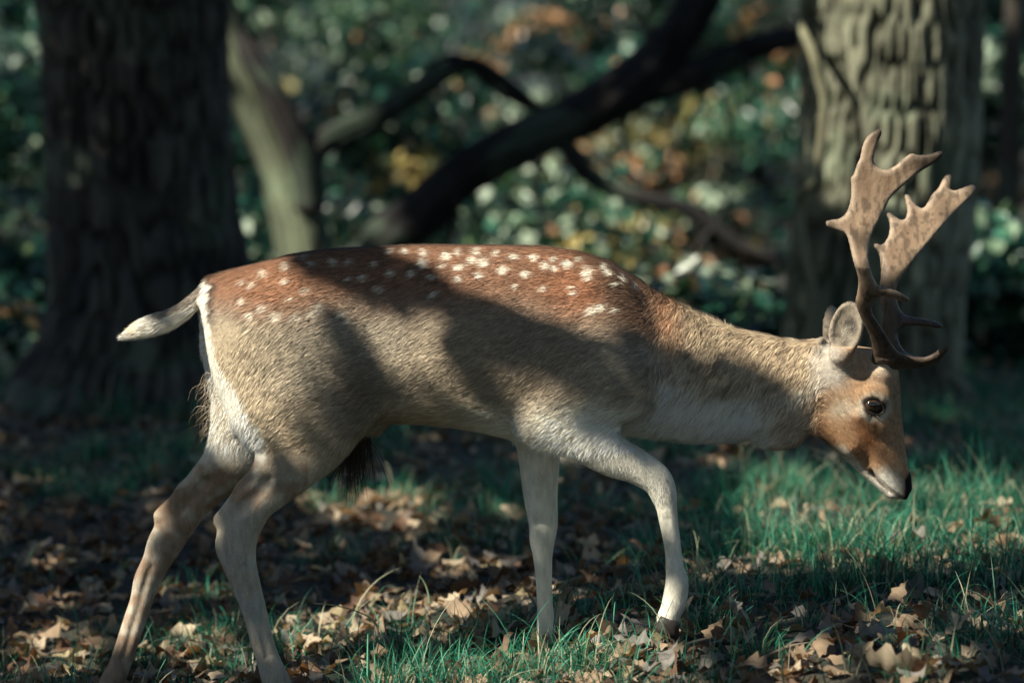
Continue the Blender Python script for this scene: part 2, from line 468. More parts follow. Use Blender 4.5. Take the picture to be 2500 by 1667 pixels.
# a tangle of thin twigs off the limbs
for k in range(26):
    a0 = [(1060, 405), (1200, 325), (1330, 265), (1440, 200), (1530, 195), (1610, 165), (1700, 122), (860, 270), (960, 205), (1480, 455), (1640, 520)][k % 11]
    an_ = rng.uniform(-.9, .9) + (math.pi / 2 if k % 3 else -math.pi / 2); L_ = rng.uniform(110, 300)
    pts_ = [a0]
    for q in range(4):
        an_ += rng.normal(0, .35)
        pts_.append((pts_[-1][0] + L_ / 4 * math.cos(an_), pts_[-1][1] + L_ / 4 * math.sin(an_)))
    w0 = rng.uniform(3.5, 8)
    limb('twig', pts_, [w0, w0 * .9, w0 * .75, w0 * .55, w0 * .3], tree_m, 30 + k, 8, dY=[0, rng.uniform(-.2, .4), rng.uniform(-.2, .6), rng.uniform(0, .8), rng.uniform(0, 1.0)], bark=0)

# a slim dark tree at the right edge
slim = empty('slim_tree', P(2465, 1040, 6.5), 'slim dark tree with drooping side twigs beside the furrowed trunk', 'tree')
s6 = (D0 + 6.5) / F
V, f, c = tube(pth([(2470, 1060), (2462, 800), (2455, 550), (2468, 250), (2480, -100), (2490, -500)], 6.5), [r * s6 for r in (36, 30, 26, 24, 22, 20)], 24, .12, 21, sub=7, cols=((.03, .027, .025), (.07, .06, .05)))
part('trunk', V, f, slim, m_bark, c)
for k, (a, m, b) in enumerate((((2458, 700), (2400, 745), (2340, 760)), ((2460, 690), (2390, 610), (2345, 570)), ((2470, 620), (2530, 660), (2620, 700)))):
    V, f, c = tube(pth([a, m, b], 6.5), [.020, .014, .006], 10, .1, k, cols=((.03, .027, .025), (.07, .06, .05)))
    part('twig', V, f, slim, m_bark, c)

# ------------------------------------------------------------------ undergrowth and trees beyond, out of focus
def bush(name, label, px, D, rx, h, nleaf, wts, size=(.050, .105), group='leafy shrubs behind the trunks', lo=0.0, trunk=True):
    x = (px - 1250) * D / F; y = D - D0
    z0 = float(ground_z(x, y))
    o = empty(name, (x, y, z0), label, 'shrub', group)
    nb = max(7, int(11 * rx * h)); nleaf = int(nleaf * .72)
    bc = np.stack([x + rng.normal(0, rx * .55, nb), y + rng.normal(0, rx * .45, nb), z0 + lo + rng.uniform(.05, 1, nb) * h], 1)
    br = rng.uniform(.12, .36, nb)
    i = rng.integers(0, nb, nleaf)
    v = rng.normal(size=(nleaf, 3)); v /= np.linalg.norm(v, axis=1, keepdims=True)
    pos = bc[i] + v * (br[i] * rng.uniform(.3, 1.0, nleaf) ** .5)[:, None] * np.array([1.25, 1.1, .75])
    pos[:, 2] = np.maximum(pos[:, 2], z0 + .03)
    nr = v * .7 + rng.normal(0, .6, (nleaf, 3)) + np.array([0, 0, .5])
    tone = rng.uniform(.45, 1.35, nb)[i][:, None]
    shift = rng.random(nb)[i]
    # clumps have their own autumn tints; pale and dark ones imitate sun and shade
    wq = np.array(wts, float); dom = rng.choice(7, nb, p=wq / wq.sum())
    col = np.where((rng.random(nleaf) < .55)[:, None], np.array(GREENS)[dom[i]] * rng.uniform(.6, 1.3, (nleaf, 1)), pal(nleaf, GREENS, np.array(wts) * np.array([3, 2, 1, .5, .35, .4, .4]))) * tone
    V, f = leaf_cards(pos, rng.uniform(*size, nleaf), nr)
    part('foliage', V, f, o, m_leaf, np.repeat(np.clip(col, .004, .8), 4, 0))
    for k in range(6):
        t = bc[rng.integers(0, nb)]
        b = np.array([x + rng.normal(0, .08), y + rng.normal(0, .08), z0 - .02])
        mid = (b + t) / 2 + rng.normal(0, .06, 3)
        V, f, c = tube([b, mid, t], [.022, .016, .007], 8, .1, k, sub=4, cols=((.03, .027, .025), (.08, .065, .05)))
        part('stem', V, f, o, m_bark, c)
    return o
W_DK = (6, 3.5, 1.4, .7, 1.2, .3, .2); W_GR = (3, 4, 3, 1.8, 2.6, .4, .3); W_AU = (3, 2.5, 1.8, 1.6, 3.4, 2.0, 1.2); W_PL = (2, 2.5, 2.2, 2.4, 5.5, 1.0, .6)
BUSHES = [(1560, 13.0, .26, .24, 3400, W_PL, 'small pale leaved shrub close behind the deer\'s withers'), (1690, 12.9, .22, .16, 2600, W_AU, 'small orange leaved shrub close above the deer\'s neck'),
          (1820, 13.0, .20, .22, 2600, W_GR, 'small green shrub at the left foot of the furrowed trunk'), (1350, 15.0, .36, .38, 2400, W_PL, 'small yellowish shrub just above the deer\'s back'),
          (10, 14.2, .28, .42, 2600, W_GR, 'small green shrub at the left foot of the massive oak'), (-60, 13.4, .25, .30, 1200, W_AU, 'small orange shrub beside the massive oak\'s outer root'),
          (610, 15.0, .30, .42, 2200, W_GR, 'small green shrub at the right foot of the massive oak'), (2430, 13.8, .28, .40, 2600, W_DK, 'small dark shrub at the right foot of the furrowed trunk'),
          (2540, 13.4, .30, .40, 1600, W_GR, 'small green shrub in front of the slim tree'),
          (-80, 16.5, .75, 1.6, 5200, W_GR, 'green shrub at the left of the massive oak trunk'), (60, 21, 1.0, 1.9, 5200, W_GR, 'taller green shrub behind the left of the massive oak trunk'),
          (620, 18.5, .7, 1.5, 4200, W_GR, 'green shrub between the massive oak and the forked tree'),
          (880, 17.5, .60, .80, 3600, W_AU, 'autumn shrub with orange leaves under the forked tree\'s side limb'), (1000, 22, 1.1, 2.1, 6500, W_DK, 'dark leafy shrub high above the deer\'s back'),
          (1230, 19, .75, .75, 3400, W_PL, 'pale leaved shrub beneath the long slanting limb'), (1420, 24, 1.1, 2.2, 6500, W_GR, 'green shrub behind the top of the slanting limb'),
          (1480, 19.5, .8, 1.0, 4200, W_PL, 'pale yellow shrub behind the deer\'s withers'), (1640, 21, .85, 1.3, 4200, W_AU, 'orange flecked shrub behind the deer\'s shoulder'),
          (1760, 18, .6, .75, 3000, W_AU, 'low autumn shrub behind the deer\'s neck'), (1830, 22, .9, 2.0, 5200, W_DK, 'dark green shrub left of the furrowed trunk'),
          (2440, 17.5, .55, 1.3, 2600, W_DK, 'dark shrub right of the furrowed trunk'), (2560, 22, 1.1, 2.1, 5200, W_DK, 'tall dark shrub behind the slim tree'), (2360, 25, .9, 1.9, 3800, W_GR, 'green shrub seen between furrowed trunk and slim tree'),
          (350, 24, 1.3, 2.1, 4200, W_DK, 'dark shrub hidden mostly behind the massive oak'), (2100, 25, 1.2, 2.1, 3600, W_DK, 'dark shrub hidden mostly behind the furrowed trunk')]
for px, D, rx, h, n, w, lab in BUSHES:
    D = D + .8 if 13.9 < D < 15.1 and 300 < px < 1900 else D
    bush('shrub', lab, px, D, rx, h, n, w)
# the wood farther off reads as one mass of leaves
nf_ = 60000
pos = np.stack([rng.uniform(-13, 13, nf_), rng.uniform(19, 32, nf_), rng.uniform(0, 1, nf_) ** .9 * 4.5], 1)
keep = fbm(pos * .9, 2) > .40
pos = pos[keep]; n = len(pos)
V, f = leaf_cards(pos, rng.uniform(.09, .18, n), rng.normal(0, 1, (n, 3)) + np.array([0, -.3, .6]))
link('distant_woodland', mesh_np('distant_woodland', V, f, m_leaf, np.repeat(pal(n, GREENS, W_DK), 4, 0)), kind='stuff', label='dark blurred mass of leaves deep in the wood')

# the same wood goes on all round the clearing
nr_ = 30000
th_ = rng.uniform(0, 2 * np.pi, nr_); rr_ = rng.uniform(11, 17, nr_)
pos = np.stack([rr_ * 1.3 * np.cos(th_), 3 + rr_ * 1.5 * np.sin(th_), rng.uniform(0, 1, nr_) * 7.5], 1)
behind = (np.abs(pos[:, 0]) > .42 * (pos[:, 1] + 8) + 1.0) & (fbm(pos * .5, 2) > .30)
pos = pos[behind]; n = len(pos)
V, f = leaf_cards(pos, rng.uniform(.30, .55, n), rng.normal(0, 1, (n, 3)))
# crowns of the wood behind the photographer and to the right, clear of the sun's path
no_ = 3000
pa = np.stack([rng.uniform(-10, 10, no_), rng.uniform(-18, -7.5, no_), rng.uniform(4, 10, no_)], 1)
pb = np.stack([rng.uniform(4, 12, no_ // 2), rng.uniform(-8, 8, no_ // 2), rng.uniform(2.5, 10, no_ // 2)], 1)
pa = np.concatenate([pa, pb]); dm_ = pa[:, :2] - S[:2] * (pa[:, 2:3] / S[2])
pa = pa[((dm_[:, 1] < -2.6) | (dm_[:, 0] > 5.5)) & (np.abs(pa[:, 0]) * 1.0 + pa[:, 2] > 3.5)]
V2, f2 = leaf_cards(pa, rng.uniform(.40, .70, len(pa)), rng.normal(0, 1, (len(pa), 3)))
f = [np.concatenate([a_, b_ + len(V)]) for a_, b_ in zip(f, f2)]; V = np.concatenate([V, V2]); n += len(pa)
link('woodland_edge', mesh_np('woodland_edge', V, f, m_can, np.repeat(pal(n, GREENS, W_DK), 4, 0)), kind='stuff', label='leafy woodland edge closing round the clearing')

# ------------------------------------------------------------------ the deer
PXM = D0 / F            # metres per photo pixel at the deer
fl = Field((P(215, 0)[0], -0.25, -0.17), (P(2255, 0)[0], 0.25, 0.92), 0.0044)
XS = lambda px: (np.asarray(px, float) - 1250.0) * PXM
ZS = lambda py: H - (np.asarray(py, float) - YH) * PXM

TOP = np.array([(492, 716), (503, 690), (520, 676), (540, 664), (583, 653), (651, 637), (713, 620), (793, 608), (908, 602), (1045, 597), (1206, 598), (1332, 601), (1417, 614), (1493, 637),
                (1550, 675), (1608, 716), (1684, 754), (1742, 781), (1800, 804), (1900, 824), (2007, 836), (2060, 856), (2090, 900)], float)
BOT = np.array([(492, 730), (503, 800), (520, 868), (560, 925), (620, 968), (700, 998), (800, 1022), (897, 1030), (1045, 1034), (1122, 1042), (1183, 1053), (1244, 1068), (1300, 1080),
                (1374, 1088), (1450, 1078), (1500, 1060), (1573, 1062), (1627, 1067), (1701, 1076), (1760, 1078), (1849, 1072), (1905, 1076), (1940, 1062), (1975, 1044), (2030, 1030), (2090, 990)], float)
WID = np.array([(492, .035), (503, .062), (520, .085), (583, .118), (713, .138), (800, .138), (900, .132), (1000, .140), (1100, .158), (1250, .162), (1400, .142), (1500, .116), (1600, .097),
                (1700, .086), (1800, .080), (1900, .076), (2007, .070), (2090, .050)], float)
sl, X, Y, Z = fl.block((XS(488), -.2, -.0), (XS(2095), .2, .92))
xs = X[:, 0, 0]; pxs = xs / PXM + 1250
from_arr = lambda A, x: np.interp(x, A[:, 0], A[:, 1])
def sm1(a, n=9):
    k = np.hanning(n + 2)[1:-1]; k /= k.sum()
    return np.convolve(np.pad(a, n // 2, mode='edge'), k, 'valid')
zt = sm1(ZS(from_arr(TOP, pxs))); zb = sm1(ZS(from_arr(BOT, pxs))); wy = sm1(from_arr(WID, pxs))
zc = ((zt + zb) / 2)[:, None, None]; hz = ((zt - zb) / 2)[:, None, None]; hy = wy[:, None, None]
tz = (Z - zc) / hz
wth = smooth(1150, 1420, pxs)[:, None, None]               # withers narrow towards the top
hyv = hy * (1 - (0.20 + 0.22 * wth) * np.clip(tz, 0, 1) ** 1.3 - 0.10 * np.clip(-tz, 0, 1) ** 2)
# hollow flank in front of the thigh
fk = np.exp(-((pxs - 930) / 70.0) ** 2)[:, None, None] * np.exp(-((Z - ZS(800)) / 0.10) ** 2)
hyv = hyv * (1 - 0.08 * fk)
q = (np.abs(tz) ** 2.15 + np.abs(Y / hyv) ** 2.15) ** (1 / 2.15)
d = (q - 1) * np.minimum(hz, hyv) * 0.9
fl.f[sl] = np.minimum(fl.f[sl], d.astype(np.float32))

def chain(nodes, ysc, k=0.02):
    """nodes: (px, py, radius px, Y[, ysc]); resampled to a smooth tapering limb"""
    A = np.array([list(a[:4]) + [a[4] if len(a) > 4 else ysc] for a in nodes], float)
    t = np.arange(len(A)); tt_ = np.linspace(0, len(A) - 1, (len(A) - 1) * 5 + 1)
    pad = np.vstack([2 * A[0] - A[1], A, 2 * A[-1] - A[-2]])
    i = np.minimum(tt_.astype(int), len(A) - 2); f = (tt_ - i)[:, None]
    p0, p1, p2, p3 = pad[i], pad[i + 1], pad[i + 2], pad[i + 3]
    B = .5 * (2 * p1 + (p2 - p0) * f + (2 * p0 - 5 * p1 + 4 * p2 - p3) * f ** 2 + (3 * p1 - p0 - 3 * p2 + p3) * f ** 3)
    rb = B[:, 2].copy(); rb[1:-1] = (rb[:-2] + 2 * rb[1:-1] + rb[2:]) / 4; B[:, 2] = rb
    W = np.array([P(b[0], b[1], b[3]) for b in B]); R = B[:, 2] * PXM
    m = R.max() + .05
    sl, X, Y, Z = fl.block(W.min(0) - m, W.max(0) + m)
    tmp = np.full(fl.f[sl].shape, .3, np.float32)
    base = [q.start for q in sl]
    for a in range(len(W) - 1):
        mm = max(R[a], R[a + 1]) + .045
        s2, X, Y, Z = fl.block(np.minimum(W[a], W[a + 1]) - mm, np.maximum(W[a], W[a + 1]) + mm)
        ys = B[a, 4]; ab = W[a + 1] - W[a]; ab[1] /= ys
        px, py, pz = X - W[a][0], (Y - W[a][1]) / ys, Z - W[a][2]
        tq = np.clip((px * ab[0] + py * ab[1] + pz * ab[2]) / max(ab @ ab, 1e-9), 0, 1)
        dq = (np.sqrt((px - tq * ab[0]) ** 2 + (py - tq * ab[1]) ** 2 + (pz - tq * ab[2]) ** 2) - (R[a] + (R[a + 1] - R[a]) * tq)) * ys ** .5
        loc = tuple(slice(q.start - b0, q.stop - b0) for q, b0 in zip(s2, base))
        tmp[loc] = np.minimum(tmp[loc], dq)
    fl.f[sl] = smin(fl.f[sl], tmp, k)

# haunches (both sides), then the hind legs
for sd in (-1, 1):
    e = 0 if sd < 0 else -16
    fl.ellip(P(690 + e, 850, sd * .078), (.150, .062, .165), None, .05)
    fl.cone(P(650 + e, 815, sd * .062), P(700 + e, 980, sd * .085), .105, .118, .55, .04)
    fl.cone(P(790 + e, 860, sd * .085), P(846 + e, 1010, sd * .088), .085, .052, .55, .04)
    fl.cone(P(588 + e, 770, sd * .062), P(648 + e, 1000, sd * .085), .062, .066, .60, .03)
near_hind = [(735, 985, 150, -.088, .50), (752, 1050, 112, -.090, .52), (712, 1118, 82, -.092, .58), (664, 1181, 59, -.094, .66), (623, 1230, 46, -.096, .70), (592, 1286, 45, -.098, .68),
             (576, 1325, 50, -.098, .70), (584, 1372, 41, -.098, .78), (600, 1425, 35, -.098, .85), (614, 1468, 31, -.098, .88), (628, 1515, 28.5, -.098, .9), (640, 1564, 28, -.098, .95),
             (655, 1610, 28, -.098, 1), (674, 1660, 33, -.098, 1), (694, 1696, 26, -.098, 1), (706, 1722, 27, -.098, 1)]
chain(near_hind, .8)
fl.cone(P(596, 1196, -.096), P(538, 1266, -.098), .014, .014, .9, .022)          # achilles tendon, point of hock
fl.cone(P(690, 1120, -.094), P(600, 1196, -.096), .030, .016, .8, .02)
far_hind = [(640, 985, 120, .085, .55), (600, 1065, 88, .088, .60), (556, 1130, 62, .090, .68), (515, 1178, 52, .092, .72), (476, 1225, 42, .092, .75), (432, 1283, 42, .092, .70), (404, 1323, 43, .092, .75),
            (382, 1370, 35, .092, .82), (359, 1417, 33, .092, .85), (345, 1466, 28, .092, .9), (328, 1517, 28, .092, .92), (309, 1574, 27, .092, .95), (290, 1628, 27, .092, 1),
            (274, 1660, 29, .092, 1), (258, 1684, 23, .092, 1), (250, 1704, 24, .092, 1)]
chain(far_hind, .8)
fl.cone(P(452, 1201, .092), P(392, 1257, .092), .014, .014, .9, .022)
fl.cone(P(540, 1130, .090), P(455, 1200, .092), .030, .016, .8, .02)
# grooves between tendon and shin, both faces of each leg
for a, b, yy in (((655, 1172), (585, 1248), -.095), ((505, 1176), (432, 1248), .092)):
    for sd in (-1, 1):
        yo = yy + sd * .033
        fl.cone(P(a[0], a[1], yo), P(b[0], b[1], yo), .012, .018, 1.0, .008, sub=True)
for a, b, yy, w in (((600, 1385), (655, 1600), -.098, .028), ((366, 1385), (300, 1610), .092, .028)):
    for sd in (-1, 1):
        fl.cone(P(a[0], a[1], yy + sd * .0275), P(b[0], b[1], yy + sd * .0245), .0095, .0085, 1.0, .004, sub=True)

# shoulders and forelegs
for sd in (-1, 1):
    e = 0 if sd < 0 else -40
    fl.cone(P(1470, 745, sd * .060), P(1505 + e, 930, sd * .104), .070, .082, .50, .035)
    fl.cone(P(1490 + e, 925, sd * .108), P(1352 + e, 1010, sd * .108), .086, .072, .52, .022)
near_fore = [(1345, 1012, 82, -.098, .58), (1385, 1034, 76, -.100, .60), (1440, 1068, 65, -.102, .66), (1495, 1110, 51, -.104, .74), (1552, 1137, 42, -.105, .80), (1600, 1168, 38, -.105, .85),
             (1619, 1203, 32, -.105, .90), (1627, 1236, 25.5, -.105, .92), (1633, 1277, 22.5, -.105, .95), (1642, 1332, 20, -.105, 1), (1647, 1378, 21.5, -.105, 1), (1652, 1417, 27, -.105, 1),
             (1649, 1452, 29, -.105, 1), (1640, 1486, 27, -.105, 1), (1630, 1508, 26, -.105, 1)]
chain(near_fore, .8)
fl.cone(P(1335, 985, -.118), P(1312, 1040, -.108), .040, .026, .7, .03)          # point of the elbow
far_fore = [(1330, 1020, 76, .085, .60), (1316, 1070, 58, .088, .66), (1317, 1140, 49, .088, .72), (1320, 1213, 42, .088, .80), (1326, 1276, 36, .088, .85), (1324, 1317, 31, .088, .9), (1325, 1357, 24, .088, .95),
            (1328, 1420, 20, .088, 1), (1331, 1489, 20, .088, 1), (1333, 1535, 24, .088, 1), (1338, 1562, 21, .088, 1), (1342, 1580, 21, .088, 1)]
chain(far_fore, .8)
for sd in (-1, 1):
    fl.cone(P(1334, 1335, .088 + sd * .0265), P(1340, 1480, .088 + sd * .0205), .0080, .0065, 1, .004, sub=True)
    fl.cone(P(1628, 1270, -.105 + sd * .0245), P(1642, 1370, -.105 + sd * .0215), .0075, .0065, 1, .004, sub=True)

# head: section profile along a slanted axis
AX = np.array([2060.0, 880.0]); dv = np.array([.385, .923]); nv = np.array([.923, -.385])
FRONT = np.array([(2010, 842), (2070, 842), (2130, 850), (2176, 876), (2194, 906), (2197, 950), (2200, 1003), (2206, 1057), (2212, 1111), (2217, 1140), (2225, 1163), (2227, 1193), (2214, 1216)], float) - AX
REAR = np.array([(1985, 860), (1958, 940), (1960, 1000), (1978, 1044), (1990, 1058), (2024, 1086), (2060, 1118), (2096, 1153), (2135, 1186), (2166, 1214), (2193, 1219), (2213, 1217)], float) - AX
fs, ft = FRONT @ dv, FRONT @ nv; rs, rt = REAR @ dv, REAR @ nv
HW = np.array([(-70, .040), (-20, .058), (40, .064), (95, .067), (130, .064), (170, .056), (210, .046), (250, .039), (290, .036), (325, .036), (350, .032), (368, .022), (376, .006)])
sl, X, Y, Z = fl.block((XS(1940), -.12, .30), (XS(2245), .12, .70))
U = X / PXM + 1250 - AX[0]; Vv = (H - Z) / PXM + YH - AX[1]
sp = U * dv[0] + Vv * dv[1]; tp = U * nv[0] + Vv * nv[1]
tf = np.interp(sp, fs, ft); tr = np.interp(sp, rs, rt); hw = np.interp(sp, HW[:, 0], HW[:, 1])
tc_ = (tf + tr) / 2; ht = np.maximum((tf - tr) / 2, 1.0)
tt = (tp - tc_) / ht
# jaw narrower than the brow, nose bridge rounded
hwv = hw * (1 - 0.30 * np.clip(-tt, 0, 1) ** 1.2 * smooth(60, 200, sp) - 0.22 * np.clip(tt, 0, 1) ** 2 * smooth(120, 200, sp))
pw = 2.2
q = (np.abs(tt) ** pw + np.abs(Y / hwv) ** pw) ** (1 / pw)
dd = (q - 1) * np.minimum(ht * PXM, hwv) * 0.9
dd = np.maximum(dd, (sp - 375) * PXM); dd = np.maximum(dd, (-66 - sp) * PXM)
fl.put(sl, dd.astype(np.float32), .02)
for sd in (-1, 1):
    fl.ellip(P(2138, 968, sd * .058), (.032, .014, .022), None, .015)            # brow
    fl.cone(P(2105, 1012, sd * .058), P(2150, 1046, sd * .048), .010, .008, 1, .02)   # cheek bone
    fl.cone(P(2010, 1035, sd * .040), P(2075, 1085, sd * .036), .020, .018, .8, .03)  # jaw
    fl.cone(P(2128, 1026, sd * .070), P(2136, 1052, sd * .066), .005, .004, 1, .008, sub=True)  # gland below the eye
    fl.ellip(P(2217, 1176, sd * .026), (.007, .008, .010), None, .006, sub=True)      # nostril
    fl.ellip(P(2130, 987, sd * .070), (.0185, .011, .0140), None, .006, sub=True)       # eye socket
    fl.cone(P(2152, 905, sd * .036), P(2160, 884, sd * .042), .022, .014, 1, .02)    # pedicle
# mouth line: a shallow groove on both sides
sl, X, Y, Z = fl.block((XS(2110), -.06, .32), (XS(2215), .06, .42))
U = X / PXM + 1250; Vv = (H - Z) / PXM + YH
ml = [(2124, 1146), (2134, 1160), (2152, 1178), (2176, 1198), (2200, 1212)]
dm = 1e9
for a, b in zip(ml[:-1], ml[1:]):
    ab = np.array(b, float) - np.array(a, float)
    t = np.clip(((U - a[0]) * ab[0] + (Vv - a[1]) * ab[1]) / (ab @ ab), 0, 1)
    dm = np.minimum(dm, np.hypot(U - a[0] - t * ab[0], Vv - a[1] - t * ab[1]))
g = np.maximum(dm * PXM - .0045, -(fl.f[sl] + .006))
fl.put(sl, (g + 0 * Y).astype(np.float32), .004, sub=True)
# ears: a flattened cup each
def rotm(ax, px0, py0, px1, py1, tilt):
    u = np.array([px1 - px0, 0, py0 - py1], float); u /= np.linalg.norm(u)
    n0 = np.array([0, -1.0, 0]); side = np.cross(n0, u)
    n = n0 * math.cos(tilt) + side * math.sin(tilt)
    w = np.cross(u, n)
    return np.array([u, n, w])
for (b, t, yy, tl, wd) in (((2052, 868), (2080, 742), -.072, 0.35, .036), ((2036, 862), (2028, 748), .060, math.pi - .9, .030)):
    R = rotm(None, b[0], b[1], t[0], t[1], tl)
    c = P((b[0] + t[0]) / 2, (b[1] + t[1]) / 2, yy)
    L = math.hypot(t[0] - b[0], t[1] - b[1]) / 2 * PXM
    fl.ellip(c, (L * 1.04, .019, wd), R, .012)
    fl.ellip(c + R[1] * .014 + R[0] * .004, (L * .92, .022, wd * .84), R, .006, sub=True)
    fl.cone(P(b[0] + 12, b[1] + 14, yy * .7), P(b[0], b[1], yy), .026, .020, 1, .02)
# throat and tail
fl.ellip(P(1912, 1062, 0), (.040, .030, .022), None, .03)
chain([(522, 692, 20, 0), (480, 734, 20, 0), (430, 770, 22, 0), (375, 793, 23, 0), (335, 808, 17, 0), (310, 820, 7, 0)], .75, .012)
# sheath on the belly
fl.cone(P(905, 1028, 0), P(868, 1052, 0), .030, .022, 1, .03)
fl.cone(P(612, 975, 0.02), P(600, 1025, 0.02), .045, .030, .8, .02)

DV, DQ, DN = surface_nets(fl.f, fl.lo, fl.h)
del fl.f
# keep the largest, drop stray cells
DPX = DV[:, 0] / PXM + 1250; DPY = (H - DV[:, 2]) / PXM + YH

# ---------------------------------------------------------------- coat colours (painted pattern, same on both flanks)
SPOTS = [(900 + a / 2.613, 560 + b / 2.613, r) for a, b, r in [
    (170, 130, 11), (260, 125, 10), (380, 140, 11), (520, 155, 15), (600, 138, 11), (370, 195, 17), (500, 205, 11), (610, 215, 15), (720, 130, 13), (765, 190, 18), (700, 182, 13), (885, 235, 17),
    (845, 140, 11), (950, 160, 12), (1075, 170, 13), (1020, 262, 14), (1200, 180, 12), (1150, 220, 14), (1210, 235, 13), (1300, 215, 16), (1370, 185, 10), (1415, 250, 16), (1420, 285, 12), (1530, 240, 9),
    (1550, 268, 10), (1600, 330, 9), (1640, 310, 8), (1720, 370, 9), (1320, 345, 10), (1330, 378, 9), (600, 285, 12), (1440, 485, 18), (1500, 470, 15), (1590, 482, 11), (450, 375, 13), (740, 262, 11),
    (960, 330, 10), (1130, 350, 12), (300, 250, 12), (430, 270, 10)]]
SPOTS += [(200 + a / 2.613, 560 + b / 2.613, r) for a, b, r in [
    (1200, 250, 13), (1130, 312, 12), (1345, 293, 12), (1470, 350, 11), (1080, 408, 12), (1060, 300, 10), (1210, 450, 17), (1300, 505, 17), (1410, 510, 14), (1560, 455, 17), (1515, 490, 15), (1690, 505, 15),
    (1725, 545, 13), (1640, 190, 13), (1500, 202, 11), (1340, 215, 13), (1450, 160, 10), (1740, 190, 11), (1830, 280, 12), (1920, 345, 12), (1740, 290, 9), (1130, 500, 14), (1380, 400, 9), (1900, 200, 10), (2000, 250, 11)]]
def lerp(a, b, t):
    return a + (b - a) * t[:, None]
C = lambda *a: np.array(a, float)
def coat(p, n):
    x = p[:, 0] / PXM + 1250; y = (H - p[:, 2]) / PXM + YH
    ay = np.abs(p[:, 1])
    n1 = fbm(p * 22.0, 3); n2 = fbm(p * C(60, 60, 110) + 5, 2); n3 = vnoise(p * C(130, 130, 320) + 9)
    xj = x + (n1 - .5) * 40; yj = y + (n1 - .5) * 40
    top = np.interp(x, TOP[:, 0], TOP[:, 1]); bot = np.interp(x, BOT[:, 0], BOT[:, 1])
    hgt = (yj - top) / np.maximum(bot - top, 50)               # 0 back .. 1 belly
    tan, red, dark, white, pale = C(.265, .222, .170), C(.175, .088, .053), C(.055, .038, .028), C(.68, .645, .56), C(.70, .64, .54)
    c = np.tile(tan, (len(p), 1))
    c = lerp(c, red, smooth(.46, .16, hgt) * .95)
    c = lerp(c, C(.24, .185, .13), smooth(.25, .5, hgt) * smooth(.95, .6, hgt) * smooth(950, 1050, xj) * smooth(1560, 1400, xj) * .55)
    c = lerp(c, lerp(np.tile(C(.40, .31, .215), (len(p), 1)), pale, smooth(1060, 1240, xj)), smooth(.72, .98, hgt) * .9)
    c = lerp(c, C(.42, .345, .25), smooth(.40, .55, n1) * smooth(.45, .6, hgt) * .45)
    c = lerp(c, C(.10, .075, .058), np.exp(-((xj - 895) / 80.0) ** 2 - ((yj - 955) / 105.0) ** 2) * .85)  # darker patch in front of the thigh
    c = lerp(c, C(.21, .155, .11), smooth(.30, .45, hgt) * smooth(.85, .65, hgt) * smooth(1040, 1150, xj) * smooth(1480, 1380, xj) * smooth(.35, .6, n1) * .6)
    # dorsal stripe, darker at the withers
    stripe = smooth(.030, .008, np.abs(p[:, 1])) * smooth(60, 25, y - top) * (x < 1700)
    c = lerp(c, dark, stripe * .8)
    c = lerp(c, C(.24, .095, .045), np.exp(-((xj - 1440) / 110.0) ** 2 - ((yj - 690) / 70.0) ** 2) * .8)
    c = lerp(c, C(.25, .11, .055), np.exp(-((xj - 680) / 90.0) ** 2 - ((yj - 690) / 55.0) ** 2) * .6)
    wd = np.exp(-((xj - 1500 - (yj - 640) * .45) / 75.0) ** 2) * smooth(860, 720, yj)
    c = lerp(c, dark, np.clip(wd * .85, 0, 1))
    # spots
    s = np.zeros(len(p))
    for a, b, r in SPOTS:
        m = (np.abs(x - a) < 40) & (np.abs(y - b) < 40)
        dx = (x[m] - a) / 1.12 + (n2[m] - .5) * 10; dy = y[m] - b + (n2[m] - .5) * 10
        s[m] = np.maximum(s[m], smooth(1.2, .45, np.hypot(dx, dy) / (r * .74)))
    c = lerp(c, C(.70, .63, .52), s * np.where(x < 900, .50, .70) * (x < 1680))
    # neck: grizzled, darker middle, pale throat
    nk = smooth(1560, 1660, xj)
    ncol = lerp(np.tile(C(.36, .275, .185), (len(p), 1)), C(.74, .72, .64), smooth(.38, .78, hgt))
    ncol = lerp(ncol, C(.12, .085, .06), smooth(.50, .72, n2) * smooth(.65, .45, hgt) * .75)
    ncol = lerp(ncol, C(.30, .15, .08), np.exp(-((xj - 1625) / 45) ** 2) * smooth(.5, .1, hgt) * .8)
    ncol = lerp(ncol, C(.32, .19, .11), smooth(1830, 1930, xj) * smooth(.50, .66, hgt) * .7)
    c = lerp(c, ncol, nk)
    # haunch: pale rear half, white seat bordered by black
    c = lerp(c, C(.42, .335, .235), smooth(760, 560, xj) * smooth(740, 800, yj))
    rear = np.interp(y, [650, 690, 744, 774, 843, 878, 912, 973, 1019, 1057, 1096, 1160], [498, 498, 496, 497, 510, 522, 541, 580, 614, 637, 640, 606])
    rw = x - rear + (n2 - .5) * 26
    wwid = np.interp(y, [660, 700, 780, 850, 900, 960, 1050, 1100, 1160], [11, 14, 15, 18, 25, 28, 24, 15, 8])
    seat = (p[:, 1] < .2) & (x < 700)
    blk = smooth(wwid + 30, wwid + 12, rw) * smooth(830, 740, y) * smooth(676, 690, y)
    c = lerp(c, C(.045, .03, .025), np.clip(blk, 0, 1) * seat * .92)
    wht = smooth(wwid + 12, wwid - 4, rw) * smooth(1165, 1120, y) * smooth(668, 682, y)
    c = lerp(c, white, np.clip(wht, 0, 1) * seat)
    # legs pale
    lg = smooth(1075, 1190, yj)
    c = lerp(c, C(.46, .40, .32), lg)
    c = lerp(c, C(.40, .385, .35), lg * smooth(.42, .62, n1) * smooth(1300, 1380, yj) * (x < 900) * .8)
    c = lerp(c, C(.80, .77, .68), lg * smooth(1240, 1300, x) * .85)
